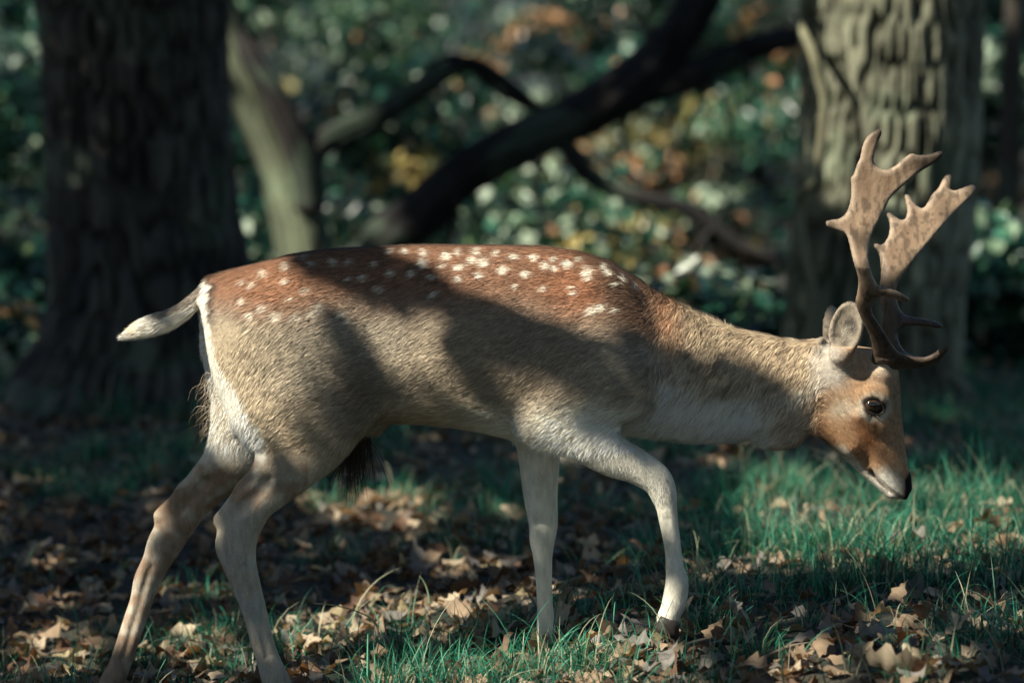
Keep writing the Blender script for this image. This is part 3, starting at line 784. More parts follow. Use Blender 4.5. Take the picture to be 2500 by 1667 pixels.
    c = lerp(c, C(.26, .165, .105), smooth(1090, 1130, yj) * smooth(1290, 1180, yj) * (x < 760) * smooth(.42, .62, n1) * .8)
    inner = (x < 620) & (p[:, 1] > .02) & (y > 930)
    c = lerp(c, C(.27, .175, .115), inner * smooth(1120, 1200, yj) * smooth(.34, .56, n1) * .85)
    c = lerp(c, C(.66, .60, .50), inner * smooth(1110, 1060, yj))
    fore = smooth(1290, 1330, xj) * smooth(930, 1030, yj) * (x < 1720)
    c = lerp(c, C(.72, .67, .56), fore * .85)
    # belly front end warm
    # head
    U = np.stack([x - AX[0], y - AX[1]], 1); sp = U @ dv; tp = U @ nv
    hd = smooth(1955, 2015, x + (n1 - .5) * 50) * (y > 838)
    face = np.tile(C(.36, .215, .12), (len(p), 1))
    spj = sp + (n1 - .5) * 40; tpj = tp + (n1 - .5) * 30
    face = lerp(face, C(.24, .10, .042), np.exp(-((spj - 190) / 50) ** 2 - ((tpj + 28) / 36) ** 2) * .95)
    face = lerp(face, C(.26, .12, .055), np.exp(-((spj - 140) / 26) ** 2 - ((tpj + 18) / 26) ** 2) * .8)
    face = lerp(face, C(.32, .165, .08), np.exp(-((spj - 128) / 40) ** 2 - ((tpj + 108) / 36) ** 2) * .85)
    face = lerp(face, C(.50, .42, .32), np.exp(-((spj - 100) / 30) ** 2 - ((tpj + 50) / 34) ** 2) * .8)
    face = lerp(face, C(.28, .185, .115), smooth(55, 85, tpj) * smooth(60, 110, sp) * smooth(300, 250, sp) * .8)
    face = lerp(face, C(.40, .38, .34), smooth(70, 10, spj) * smooth(40, -20, tpj) * .8)
    face = lerp(face, C(.56, .50, .41), np.exp(-((spj - 35) / 40) ** 2 - ((tpj - 85) / 40) ** 2) * .7)
    face = lerp(face, C(.64, .60, .52), smooth(262, 300, spj) * smooth(12, -6, tp - (sp - 262) * .02))
    face = lerp(face, C(.62, .57, .48), smooth(-70, -86, tp + (sp - 190) * -.32) * smooth(165, 200, sp) * .8)
    face = lerp(face, C(.60, .54, .44), np.exp(-((sp - 318) / 22) ** 2 - ((tp - 6) / 14) ** 2) * .8)
    face = lerp(face, C(.25, .12, .06), np.exp(-((spj - 318) / 22) ** 2 - ((tpj - 34) / 16) ** 2) * .7)
    face = lerp(face, C(.20, .10, .055), np.exp(-((spj - 245) / 22) ** 2 - ((tpj + 2) / 12) ** 2) * .7)
    rhin = smooth(0, 8, tp - np.interp(sp, [300, 309, 321, 341, 362, 374], [50, 40, 21, 11, 0, -8])) * smooth(300, 306, sp)
    face = lerp(face, C(.012, .011, .012), rhin)
    de = np.hypot((x - 2130) / 1.22, y - 987)
    face = lerp(face, C(.56, .48, .38), smooth(42, 30, de) * .7)
    face = lerp(face, C(.03, .022, .018), smooth(27, 19, de))
    face = lerp(face, C(.02, .015, .012), np.exp(-((x - 2131) / 8) ** 2 - ((y - 1034) / 17) ** 2) * .9)
    dm = np.full(len(p), 1e9)
    for a, b in zip(ml[:-1], ml[1:]):
        ab = np.array(b, float) - np.array(a, float)
        t = np.clip(((x - a[0]) * ab[0] + (y - a[1]) * ab[1]) / (ab @ ab), 0, 1)
        dm = np.minimum(dm, np.hypot(x - a[0] - t * ab[0], y - a[1] - t * ab[1]))
    face = lerp(face, C(.10, .06, .045), smooth(5.5, 2.5, dm) * .7)
    c = lerp(c, face, hd)
    ear = ((y < 850) & (x > 1995) & (x < 2120)) | ((np.abs(x - 2060) < 50) & (y < 872) & (ay > .062))
    ec = np.tile(C(.30, .255, .20), (len(p), 1))
    ec = lerp(ec, C(.07, .058, .05), np.clip(np.exp(-((x - 2074) / 13) ** 2 - ((y - 790) / 26) ** 2) + np.exp(-((x - 2054) / 13) ** 2 - ((y - 832) / 28) ** 2), 0, 1) * (p[:, 1] < 0) * .9)
    rimd = np.hypot((x - 2067) / 30.0, (y - 800) / 56.0)
    ec = lerp(ec, C(.05, .042, .038), smooth(.75, .35, rimd) * smooth(.30, .55, n1) * (p[:, 1] < 0) * .85)
    ec = lerp(ec, C(.10, .08, .07), smooth(.55, .75, n2) * smooth(775, 800, y) * .8)
    c = np.where((ear & (y < 836))[:, None], ec, c)
    # tail: dark above, white below
    tl = (x < 500) & (y < 870)
    tu = np.interp(x, [300, 326, 353, 414, 468, 506], [818, 790, 772, 758, 728, 690])
    tcx = lerp(np.tile(C(.60, .55, .47), (len(p), 1)), C(.10, .075, .06), smooth(24, 8, y - tu + (n2 - .5) * 14) * smooth(350, 420, x) * .85)
    tcx = lerp(tcx, C(.55, .36, .22), np.exp(-((x - 335) / 22) ** 2 - ((y - 795) / 16) ** 2) * .8)
    c = np.where(tl[:, None], tcx, c)
    mot = np.where(hd > .5, .62 + .76 * vnoise(p * C(260, 260, 140) + 3), .80 + .40 * n3)
    mot = np.where((y > 1110) & (x < 1720), .66 + .68 * (.6 * vnoise(p * C(170, 170, 36) + 6) + .4 * n1), mot)
    return np.clip(c * mot[:, None], .004, .9)

deer = empty('deer', (float(XS(1330)), 0.0, 0.0), 'spotted brown buck with broad antlers walking with lowered head over leafy grass', 'deer')
m_coat = attr_mat('coat', rough=.85, spec=.12)
m_fur = attr_mat('fur', rough=.62, spec=.22)
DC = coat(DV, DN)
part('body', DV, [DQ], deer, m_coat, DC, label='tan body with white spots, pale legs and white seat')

# ---------------------------------------------------------------- fur: flat tapering hairs laid along the coat
def fur_dir(p):
    x = p[:, 0] / PXM + 1250; y = (H - p[:, 2]) / PXM + YH
    t = np.tile(C(-.93, 0, -.36), (len(p), 1))
    t = lerp(t, C(-.55, 0, -.84), smooth(760, 600, x) * smooth(720, 820, y))
    t = lerp(t, C(-.85, 0, -.55), smooth(1100, 1350, x) * smooth(800, 900, y))
    t = lerp(t, C(-.55, 0, -.84), smooth(1540, 1640, x))
    lg = smooth(1040, 1110, y) * (x < 1720)
    t = lerp(t, C(-.10, 0, -1.0), lg * (x > 900))
    t = lerp(t, C(-.45, 0, -.9), lg * (x <= 900) * smooth(1290, 1250, y))
    t = lerp(t, C(.1, 0, -1.0), lg * (x <= 900) * smooth(1250, 1290, y))
    hd = smooth(1985, 2030, x) * (y > 838)
    t = lerp(t, C(-.52, 0, .85), hd * (y > 930))
    t = lerp(t, C(-.9, 0, .1), hd * (y <= 930))
    t = np.where(((y < 838) & (x > 1995))[:, None], C(.15, 0, 1.0), t)
    t = np.where(((x < 498) & (y < 870))[:, None], C(-.90, 0, -.42), t)
    return t

def fur_len(p):
    x = p[:, 0] / PXM + 1250; y = (H - p[:, 2]) / PXM + YH
    top = np.interp(x, TOP[:, 0], TOP[:, 1])
    L = np.full(len(p), .019)
    L = L + .010 * smooth(1540, 1600, x) * smooth(2000, 1900, x)
    L = L + .008 * smooth(1560, 1600, x) * smooth(1800, 1700, x) * smooth(60, 20, y - top)
    L = np.where((y > 1080) & (x < 1720), .008, L)
    L = np.where(x > 1880, np.minimum(L, .029 - .022 * smooth(1880, 2040, x)), L)
    L = np.where((x > 2140) & (y > 1120), .0045, L)
    L = np.where((x < 498) & (y < 870), .023, L)
    L = np.where((y > 1010) & (y < 1080) & (x > 880) & (x < 1300), .024, L)
    L = np.where((x < 640) & (y > 900) & (y < 1100) & (p[:, 1] > -.03), .030, L)
    L = np.where((x < 600) & (y > 680) & (y < 1080) & (p[:, 1] < -.03), .010, L)
    return L

def make_fur(n):
    a, b, c_, d_ = (DV[DQ[:, q]] for q in range(4))
    ar = np.linalg.norm(np.cross(c_ - a, d_ - b), axis=1) / 2
    qx = a[:, 0] / PXM + 1250; qy = (H - a[:, 2]) / PXM + YH
    w = ar * np.where(a[:, 1] < .03, 1.0, .45)
    # no hair on the nose pad or the eye
    w = w * ~((np.hypot((qx - 2130) / 1.25, qy - 987) < 23)) * ~((qx > 2186) & (qy > 1150) & ((qx - AX[0]) * nv[0] + (qy - AX[1]) * nv[1] > np.interp((qx - AX[0]) * dv[0] + (qy - AX[1]) * dv[1], [300, 309, 321, 341, 362, 374], [50, 40, 21, 11, 0, -8])))
    w = w * np.where(qx > 1990, 1.9, 1.0) * np.where((qx < 498) & (qy < 870), 2.0, 1.0) * np.where((qy > 1080) & (qx < 1720), 1.5, 1)
    i = rng.choice(len(DQ), n, p=w / w.sum())
    u, v = rng.random((2, n, 1))
    Q = DQ[i]
    bil = lambda A: (A[Q[:, 0]] * (1 - u) + A[Q[:, 1]] * u) * (1 - v) + (A[Q[:, 3]] * (1 - u) + A[Q[:, 2]] * u) * v
    p = bil(DV); nn = bil(DN); nn /= np.linalg.norm(nn, axis=1, keepdims=True)
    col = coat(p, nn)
    t = fur_dir(p)
    t = t + np.stack([vnoise(p * 9 + o) - .5 for o in (51.0, 63.0, 77.0)], 1) * .55
    # locks: neighbouring hairs lean together
    jt = np.stack([vnoise(p * 70 + o) - .5 for o in (3.1, 13.7, 29.2)], 1) * .48 + rng.normal(0, .10, (n, 3))
    t = t + jt * np.where((p[:, 0] / PXM + 1250 > 1560) & (p[:, 0] / PXM + 1250 < 1990), 1.0, .62)[:, None]
    t = t - nn * (t * nn).sum(1, keepdims=True)
    t /= np.linalg.norm(t, axis=1, keepdims=True) + 1e-9
    L = (fur_len(p) * rng.uniform(.6, 1.25, n) * (.75 + .6 * vnoise(p * 16 + 21)))[:, None]
    lift = np.clip(np.where(L[:, 0] > .012, .19, .15) + rng.normal(0, .07, n), .04, .6)[:, None]
    sd = np.cross(nn, t)
    wv = np.where(L > .012, .00050, .00050) * rng.uniform(.7, 1.3, (n, 1))
    r = p - nn * L * .05
    m = r + L * .55 * (t * np.cos(lift) + nn * np.sin(lift) * 1.05)
    e = m + L * .45 * (t * np.cos(lift * .35) + nn * np.sin(lift * .35)) + C(0, 0, -1) * L * .06
    V = np.stack([r - sd * wv, r + sd * wv, m + sd * wv * .8, m - sd * wv * .8, e], 1).reshape(-1, 3)
    o = np.arange(n) * 5
    lg = L[:, 0] > .012                       # short hairs are a single sliver
    q4 = np.stack([o, o + 1, o + 2, o + 3], 1)[lg]; t3 = np.concatenate([np.stack([o + 3, o + 2, o + 4], 1)[lg], np.stack([o, o + 1, o + 4], 1)[~lg]])
    hn = nn + sd * rng.normal(0, .26, (n, 1)) + t * rng.normal(0.05, .20, (n, 1))
    hn /= np.linalg.norm(hn, axis=1, keepdims=True)
    tn = np.stack([(p * t).sum(1), (p * sd).sum(1), (p * nn).sum(1)], 1)       # locks run along the hair
    lock = vnoise(tn * C(45, 210, 60)) * .6 + vnoise(p * C(90, 90, 160) + 40) * .4
    xx = p[:, 0] / PXM + 1250; yy = (H - p[:, 2]) / PXM + YH
    la = np.where((yy > 1080) & (xx < 1720), .35, np.where(xx > 1985, .6, np.where(xx > 1560, 1.5, .9)))
    cc = col * rng.uniform(.70, 1.30, (n, 1)) * np.clip(1 + la * (lock - .5) * 1.6, .25, 2)[:, None]
    cc = cc * np.where(L > .012, 1.5, 1.22)            # single hairs are paler than the shaded coat they add up to
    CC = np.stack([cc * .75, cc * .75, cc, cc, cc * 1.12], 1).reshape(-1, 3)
    # keep face sides agreeing with the coat normal
    NN = np.repeat(hn, 5, 0)
    return V, [q4[:, ::-1], t3[:, ::-1]], np.clip(CC, .003, .88), NN

def strands(roots, dirs, lens, width, cols, seg=6, curl=.3, grav=.5):
    """long single hairs as thin ribbons facing the side"""
    n = len(roots); V = []; p = roots.copy(); dcur = dirs / np.linalg.norm(dirs, axis=1, keepdims=True)
    ph = rng.uniform(0, 6.28, n); out = []
    for q in range(seg + 1):
        f = q / seg
        sdv = np.cross(dcur, C(0, 1, 0)); sdv /= np.linalg.norm(sdv, axis=1, keepdims=True) + 1e-9
        w = width * (1 - f * .85)
        out.append(p - sdv * w); out.append(p + sdv * w)
        dcur = dcur + C(0, 0, -1) * grav / seg + (np.stack([np.sin(ph + f * 7), .5 * np.cos(ph + f * 5), 0 * ph], 1)) * curl / seg * 2
        dcur /= np.linalg.norm(dcur, axis=1, keepdims=True)
        p = p + dcur * (lens / seg)[:, None]
    V = np.stack(out, 1)
    k = 2 * (seg + 1); o = np.arange(n)[:, None] * k
    fs_ = np.concatenate([np.stack([o[:, 0] + 2 * q, o[:, 0] + 2 * q + 2, o[:, 0] + 2 * q + 3, o[:, 0] + 2 * q + 1], 1) for q in range(seg)])
    return V.reshape(-1, 3), [fs_], np.repeat(cols, k, 0)

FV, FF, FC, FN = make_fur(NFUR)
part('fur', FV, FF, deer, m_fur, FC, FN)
def tuft(name, n, box, dirv, jit, ln, width, c0, c1, label=None, **kw):
    r = np.stack([P(*q) for q in zip(rng.uniform(box[0], box[1], n), rng.uniform(box[2], box[3], n), rng.uniform(box[4], box[5], n))])
    dirs = C(*dirv) + rng.normal(0, jit, (n, 3))
    t = rng.random((n, 1)); cols = C(*c0) * (1 - t) + C(*c1) * t
    v, f, c = strands(r, dirs, ln * rng.uniform(.5, 1.1, n), width, cols, **kw)
    return part(name, v, f, deer, m_fur, c, **({'label': label} if label else {}))
tuft('belly_tuft', 260, (840, 905, 1035, 1075, -.022, .022), (-.10, 0, -1), .24, .135, .0008, (.02, .013, .01), (.07, .045, .03), curl=.25, grav=.5, label='dark hair tuft hanging below the belly')
tuft('thigh_fringe', 220, (500, 575, 900, 1070, -.03, .07), (-.8, -.1, -.4), .40, .055, .00036, (.40, .30, .20), (.62, .52, .40), curl=1.3, grav=1.2)
tuft('ear_hair', 260, (2052, 2086, 800, 860, -.074, -.060), (.45, -.2, .7), .25, .020, .00022, (.55, .50, .42), (.7, .65, .55), curl=.5, grav=.1)

# ---------------------------------------------------------------- eyes, hooves
m_eye, nt, bs, _ = new_mat('eye')
eat = nd(nt, 'ShaderNodeAttribute', attribute_name='col'); nt.links.new(eat.outputs['Color'], bs.inputs['Base Color']); bs.inputs['Roughness'].default_value = .08
bs.inputs['Coat Weight'].default_value = 1.0; bs.inputs['Coat Roughness'].default_value = .02
m_lid, nt, bs, _ = new_mat('eyelid')
bs.inputs['Base Color'].default_value = (.03, .02, .016, 1); bs.inputs['Roughness'].default_value = .45
def uvs(c, r, nu=28, nv_=18):
    V = []
    for j in range(nv_ + 1):
        th = math.pi * j / nv_
        for i in range(nu):
            ph = 2 * math.pi * i / nu
            V.append((c[0] + r[0] * math.sin(th) * math.cos(ph), c[1] + r[1] * math.cos(th), c[2] + r[2] * math.sin(th) * math.sin(ph)))
    Q = [(j * nu + i, j * nu + (i + 1) % nu, (j + 1) * nu + (i + 1) % nu, (j + 1) * nu + i) for j in range(nv_) for i in range(nu)]
    return np.array(V), [np.array(Q)]
def ring(c, rx, rz, y, tr, nu=32, nvv=8, tilt=0.0):
    V = []; Q = []
    for i in range(nu):
        a = 2 * math.pi * i / nu
        for j in range(nvv):
            b = 2 * math.pi * j / nvv
            rr = 1 + tr / rx * math.cos(b)
            ex, ez = rx * rr * math.cos(a), rz * rr * math.sin(a)
            V.append((c[0] + ex * math.cos(tilt) - ez * math.sin(tilt), y + tr * 1.2 * math.sin(b) + .10 * abs(ex), c[2] + ex * math.sin(tilt) + ez * math.cos(tilt)))
            Q.append((i * nvv + j, ((i + 1) % nu) * nvv + j, ((i + 1) % nu) * nvv + (j + 1) % nvv, i * nvv + (j + 1) % nvv))
    return np.array(V), [np.array(Q)]
for sd in (-1, 1):
    c = P(2130, 987, sd * .0560)
    v, f = uvs(c, (.0200, .0160, .0158))
    ex_, ez_ = v[:, 0] - c[0], v[:, 2] - c[2]
    pup = smooth(1.15, .85, np.hypot(ex_ / .0105, (ez_ - .001) / .0062))[:, None]; rim = smooth(.010, .0135, np.hypot(ex_ * .8, ez_))[:, None]
    ec_ = C(.055, .032, .018) * (1 - pup) + C(.006, .005, .005) * pup
    eye = part('eye', v, f, deer, m_eye, ec_ * (1 - rim) + C(.02, .013, .01) * rim)
    v, f = ring(P(2130, 987, 0), .0180, .0130, sd * .0665, .0016, tilt=-.30)
    if sd > 0:
        v[:, 1] = 2 * .0665 - v[:, 1]
    part('eyelid', v, f, eye, m_lid)

m_hoof, nt, bs, _ = new_mat('hoof')
bs.inputs['Base Color'].default_value = (.035, .028, .024, 1); bs.inputs['Roughness'].default_value = .5
def hoof(top, tip, r, yc):
    """two claws, each a tapering wedge from the coronet to the toe"""
    VV = []; QQ = []; o = 0
    a = P(*top, yc); b = P(*tip, yc)
    ax = (b - a); L = np.linalg.norm(ax); ax /= L
    fw = np.array([ax[2], 0, -ax[0]]); fw *= -1 if fw[0] < 0 else 1
    for sd in (-1, 1):
        n = 12; rings = []
        for f, rf, rs_ in ((0, 1.0, .62), (.35, 1.15, .66), (.75, 1.25, .66), (1.0, 1.15, .60)):
            c = a + ax * L * f + np.array([0, sd * r * .62, 0]) + fw * r * .35 * f
            rings.append([c + fw * math.cos(t) * r * rf * (1.25 if math.cos(t) > 0 else .9) + np.array([0, math.sin(t) * r * rs_, 0]) for t in np.linspace(0, 2 * math.pi, n, endpoint=False)])
        for rg in rings: VV += rg
        for q in range(3):
            for i in range(n):
                QQ.append((o + q * n + i, o + q * n + (i + 1) % n, o + (q + 1) * n + (i + 1) % n, o + (q + 1) * n + i))
        VV.append(np.mean(rings[-1], 0)); VV.append(np.mean(rings[0], 0))
        e = o + 4 * n
        for i in range(n):
            QQ.append((o + 3 * n + i, o + 3 * n + (i + 1) % n, e, e)); QQ.append((o + (i + 1) % n, o + i, e + 1, e + 1))
        o += 4 * n + 2
    Q = np.array(QQ); tri = Q[Q[:, 2] == Q[:, 3]][:, :3]; Q = Q[Q[:, 2] != Q[:, 3]]
    part('hoof', np.array(VV), [Q, tri], deer, m_hoof)
hoof((1630, 1505), (1616, 1543), .019, -.105)
hoof((1342, 1574), (1352, 1606), .018, .088)
hoof((706, 1715), (722, 1756), .021, -.098)
hoof((250, 1698), (250, 1730), .020, .092)

# ---------------------------------------------------------------- antlers: traced outlines given a round beam, a flat palm and a splay
m_ant = attr_mat('antler', rough=.55, spec=.35, noise=.05, nscale=160, bump=.15)
def chaikin(p, n=2):
    p = np.array(p, float)
    for _ in range(n):
        q = np.roll(p, -1, 0)
        p = np.stack([.78 * p + .22 * q, .22 * p + .78 * q], 1).reshape(-1, 2)
    return p
def poly_sd(U, W, poly):
    d = np.full(U.shape, 1e9); ins = np.zeros(U.shape, bool)
    for a, b in zip(poly, np.roll(poly, -1, 0)):
        e = b - a
        t = np.clip(((U - a[0]) * e[0] + (W - a[1]) * e[1]) / max(e @ e, 1e-12), 0, 1)
        d = np.minimum(d, (U - a[0] - t * e[0]) ** 2 + (W - a[1] - t * e[1]) ** 2)
        if a[1] != b[1]:
            cr = ((a[1] > W) != (b[1] > W)) & (U < (b[0] - a[0]) * (W - a[1]) / (b[1] - a[1]) + a[0])
            ins ^= cr
    return np.where(ins, -np.sqrt(d), np.sqrt(d))
def antler(outline, ysplay, ybase, hbeam, hpalm, vpalm, tips):
    o = chaikin([(1850 + a / 2.3067, 280 + b / 2.3067) for a, b in outline])
    yof = lambda v: ybase + ysplay(np.clip((885 - v) / 560, 0, 1.05))
    ys = yof(o[:, 1])
    pts = np.array([P(a, b, y) for (a, b), y in zip(o, ys)])
    pol = pts[:, [0, 2]]
    h = .0028
    lo = np.array([pol[:, 0].min() - .02, pts[:, 1].min() - .035, pol[:, 1].min() - .02])
    hi = np.array([pol[:, 0].max() + .02, pts[:, 1].max() + .035, pol[:, 1].max() + .02])
    n = np.ceil((hi - lo) / h).astype(int) + 1
    gx = lo[0] + np.arange(n[0]) * h; gz = lo[2] + np.arange(n[2]) * h; gy = lo[1] + np.arange(n[1]) * h
    Ux, Wz = np.meshgrid(gx, gz, indexing='ij')
    sd = poly_sd(Ux, Wz, pol) - .0032
    v = (H - Wz) / PXM + YH
    hm = hpalm + (hbeam - hpalm) * smooth(vpalm, vpalm + 90, v) + .007 * smooth(862, 874, v) * (Ux < P(2182, 0, ybase)[0]) * (.7 + .6 * vnoise(np.stack([Ux * 200, Wz * 200, 0 * Ux], -1)))
    din = np.clip(-sd, 0, None)
    th = hm * np.sqrt(np.clip(1 - (1 - np.clip(din / (hm * 1.15), 0, 1)) ** 2, 0, 1))
    yc = yof(v) + .012 * np.sin(v / 60.0)
    # shallow channels and pearling along the surface
    nz = fbm(np.stack([Ux * 90, Wz * 34, 0 * Ux], -1), 3)
    th = np.where(din > 0, np.maximum(th, .0032), 0) * (1 + .16 * (nz - .5))
    f2 = np.where(sd > 0, sd + .0005, 0)
    fld = np.abs(gy[None, :, None] - yc[:, None, :]) - th[:, None, :]
    fld = np.where(sd[:, None, :] > 0, np.maximum(fld, 0) + f2[:, None, :], np.maximum(fld, -din[:, None, :]))
    V, Q, N = surface_nets(fld.astype(np.float32), lo, h)
    vv = (H - V[:, 2]) / PXM + YH
    n1 = fbm(V * C(70, 70, 30), 3)[:, None]; n2_ = vnoise(V * 160)[:, None]
    ed = np.interp(poly_sd(V[:, 0], V[:, 2], pol), [-.012, 0], [0, 1])[:, None]
    n1 = np.clip((fbm(V * C(60, 60, 14) + 5, 3)[:, None] - .5) * 1.2 + .5, 0, 1)
    base = C(.285, .20, .13) * (1 - n1) + C(.155, .095, .060) * n1
    base = base + ed * .10 * C(1, .9, .75) * smooth(780, 600, vv)[:, None]
    dk = smooth(640, 800, vv)[:, None]
    c = base * (1 - dk) + C(.075, .052, .038) * dk
    c = c * (.9 + .2 * n2_)
    lng = fbm(V * C(150, 150, 22) + 3, 2)[:, None]
    c = c * (1 - .45 * smooth(.52, .66, lng))
    for tx, ty, tr_ in tips:
        g_ = np.exp(-(np.hypot(V[:, 0] / PXM * D0 / (D0 + V[:, 1]) + 1250 - tx, ((H - V[:, 2]) * D0 / (D0 + V[:, 1])) / PXM + YH - ty) / tr_) ** 2)[:, None]
        c = c * (1 - .8 * g_)
    return V, Q, N, c
NEAR = [(648, 1385), (655, 1300), (630, 1220), (590, 1150), (552, 1060), (560, 1010), (572, 950), (565, 900), (545, 830), (530, 760), (515, 690), (495, 655), (440, 640), (395, 625), (388, 608), (420, 602), (470, 595), (500, 570),
        (520, 540), (535, 480), (540, 400), (530, 365), (550, 340), (565, 290), (585, 250), (592, 190), (610, 140), (640, 105), (682, 86), (690, 100), (668, 150), (652, 210), (645, 260), (660, 295), (700, 320), (740, 320),
        (790, 290), (840, 240), (870, 222), (890, 235), (960, 235), (1025, 210), (1038, 220), (1000, 265), (920, 310), (850, 370), (780, 430), (740, 470), (700, 560), (650, 640), (620, 720), (610, 800), (625, 880), (650, 940),
        (670, 965), (720, 978), (790, 998), (845, 1036), (842, 1052), (790, 1032), (720, 1015), (680, 1012), (650, 1030), (625, 1070), (635, 1120), (670, 1170), (720, 1250), (760, 1310), (790, 1345), (860, 1368), (930, 1376),
        (990, 1356), (1040, 1318), (1070, 1302), (1072, 1318), (1030, 1372), (980, 1404), (900, 1424), (820, 1430), (760, 1430), (700, 1425), (655, 1410)]
FAR = [(765, 1400), (770, 1335), (740, 1260), (700, 1190), (712, 1120), (694, 1050), (690, 960), (700, 880), (690, 800), (680, 762), (655, 737), (658, 727), (690, 740), (712, 730), (740, 690), (750, 640), (745, 590), (730, 563),
       (742, 557), (770, 580), (810, 605), (840, 590), (850, 550), (845, 500), (833, 458), (848, 457), (870, 490), (890, 520), (930, 540), (960, 510), (990, 450), (1020, 430), (1045, 380), (1065, 346), (1090, 346), (1082, 390),
       (1075, 425), (1110, 440), (1160, 420), (1215, 400), (1226, 422), (1190, 465), (1120, 530), (1050, 600), (980, 680), (900, 770), (850, 840), (800, 900), (770, 960), (770, 1020), (790, 1100), (830, 1140), (900, 1150),
       (980, 1163), (1038, 1184), (1032, 1198), (960, 1187), (890, 1182), (830, 1182), (790, 1210), (775, 1240), (800, 1310), (840, 1355), (930, 1375), (985, 1385), (1030, 1366), (1030, 1378), (1000, 1400), (930, 1412), (850, 1410)]
ANTLER_PTS = []
for ol, ysp, yb, lab in ((NEAR, lambda t: -.15 * np.clip(t / .45, 0, 1) ** .8 + .10 * np.clip(t - .45, 0, 1), -.046, 'spread antler whose top fork rises highest'), (FAR, lambda t: .20 * t ** .8, .046, 'antler with a row of short points on its palm')):
    V, Q, N, c = antler(ol, ysp, yb, .0165, .0085, 600, [(2145, 322, 28), (2285, 376, 45)] if yb < 0 else [])
    an = part('antler', V, [Q], deer, m_ant, c, label=lab)
    ANTLER_PTS.append((V[(N @ S) > .05], None, 690))
# ------------------------------------------------------------------ fallen oak leaves
m_dead = attr_mat('dead_leaf', rough=.62, spec=.25, transl=.22, noise=.22, nscale=70, tcol=(1.2, .8, .4))
def oak_leaf(seed):
    r = np.random.default_rng(seed)
    ns = 13; t = np.linspace(0, 1, ns)
    prof = np.sin(np.pi * np.clip(t * .93 + .05, 0, 1)) ** .8 * (.55 + .55 * t)
    lob = 1 + .24 * np.cos(2 * np.pi * t * 3.0 + r.uniform(-.5, .5))            # three rounded lobes a side
    asp = r.uniform(.24, .36)
    w = asp * prof * lob * r.uniform(.85, 1.15, ns); w[0] = .015; w[-1] = .09
    w2 = asp * prof * np.roll(lob, 0) * r.uniform(.85, 1.15, ns); w2[0] = .015; w2[-1] = .08
    cup, bend, twist = r.uniform(-2.6, 3.2), r.uniform(-.9, 1.3), r.uniform(-1.6, 1.6)
    x = t - .5
    zc = bend * (x ** 2) + .03 * np.sin(7 * t + seed)
    V = []
    for k in range(ns):
        a = twist * x[k]
        for sgn, ww in ((-1, w[k]), (0, 0), (1, w2[k])):
            y = sgn * ww
            z = cup * ww * ww + r.normal(0, .05) * abs(sgn)
            V.append((x[k] + abs(sgn) * ww * .10, y * math.cos(a) - z * math.sin(a), zc[k] + y * math.sin(a) + z * math.cos(a)))
    V = [(-.66, .01, zc[0] + .02), (-.66, -.01, zc[0] + .02)] + V            # stalk
    Q = [(0, 1, 2, 4)]
    for k in range(ns - 1):
        o = 2 + 3 * k
        Q += [(o, o + 3, o + 4, o + 1), (o + 1, o + 4, o + 5, o + 2)]
    return np.array(V), np.array(Q)
LEAFV = [oak_leaf(s) for s in range(14)]
def thin_leaf(v, q):
    st = [2 + 3 * k for k in range(0, 13, 2)]
    V = np.concatenate([v[o:o + 3] for o in st]); Q = []
    for k in range(len(st) - 1):
        o = 3 * k; Q += [(o, o + 3, o + 4, o + 1), (o + 1, o + 4, o + 5, o + 2)]
    return V, np.array(Q)
LITV = [thin_leaf(*l) for l in LEAFV]
TONES = [((.27, .195, .130), 'light brown'), ((.155, .092, .060), 'rusty brown'), ((.42, .34, .245), 'pale tan'), ((.20, .18, .165), 'grey brown'), ((.30, .25, .15), 'yellowish')]
lmesh = {}
for k, (v, q) in enumerate(LEAFV):
    for j, (tcol_, tn) in enumerate(TONES):
        rv = np.hypot(v[:, 0] * .6, v[:, 1] * 2)
        c = np.array(tcol_)[None] * (.75 + .5 * vnoise(v * 9 + k * 3 + j))[:, None]
        c = c * np.where(np.abs(v[:, 1:2]) < .012, 1.15, 1.0)
        lmesh[k, j] = mesh_np('leaf', v, [q], m_dead, np.clip(c, .01, .8))
def leaf_density(px, py):
    d = 1.0
    if px > 1700 and py < 1420: d *= .45
    if py < 1130: d *= .5
    if 1700 < px and py > 1440: d *= .6
    if 1450 < py and 560 < px < 1600: d *= 1.3
    return d
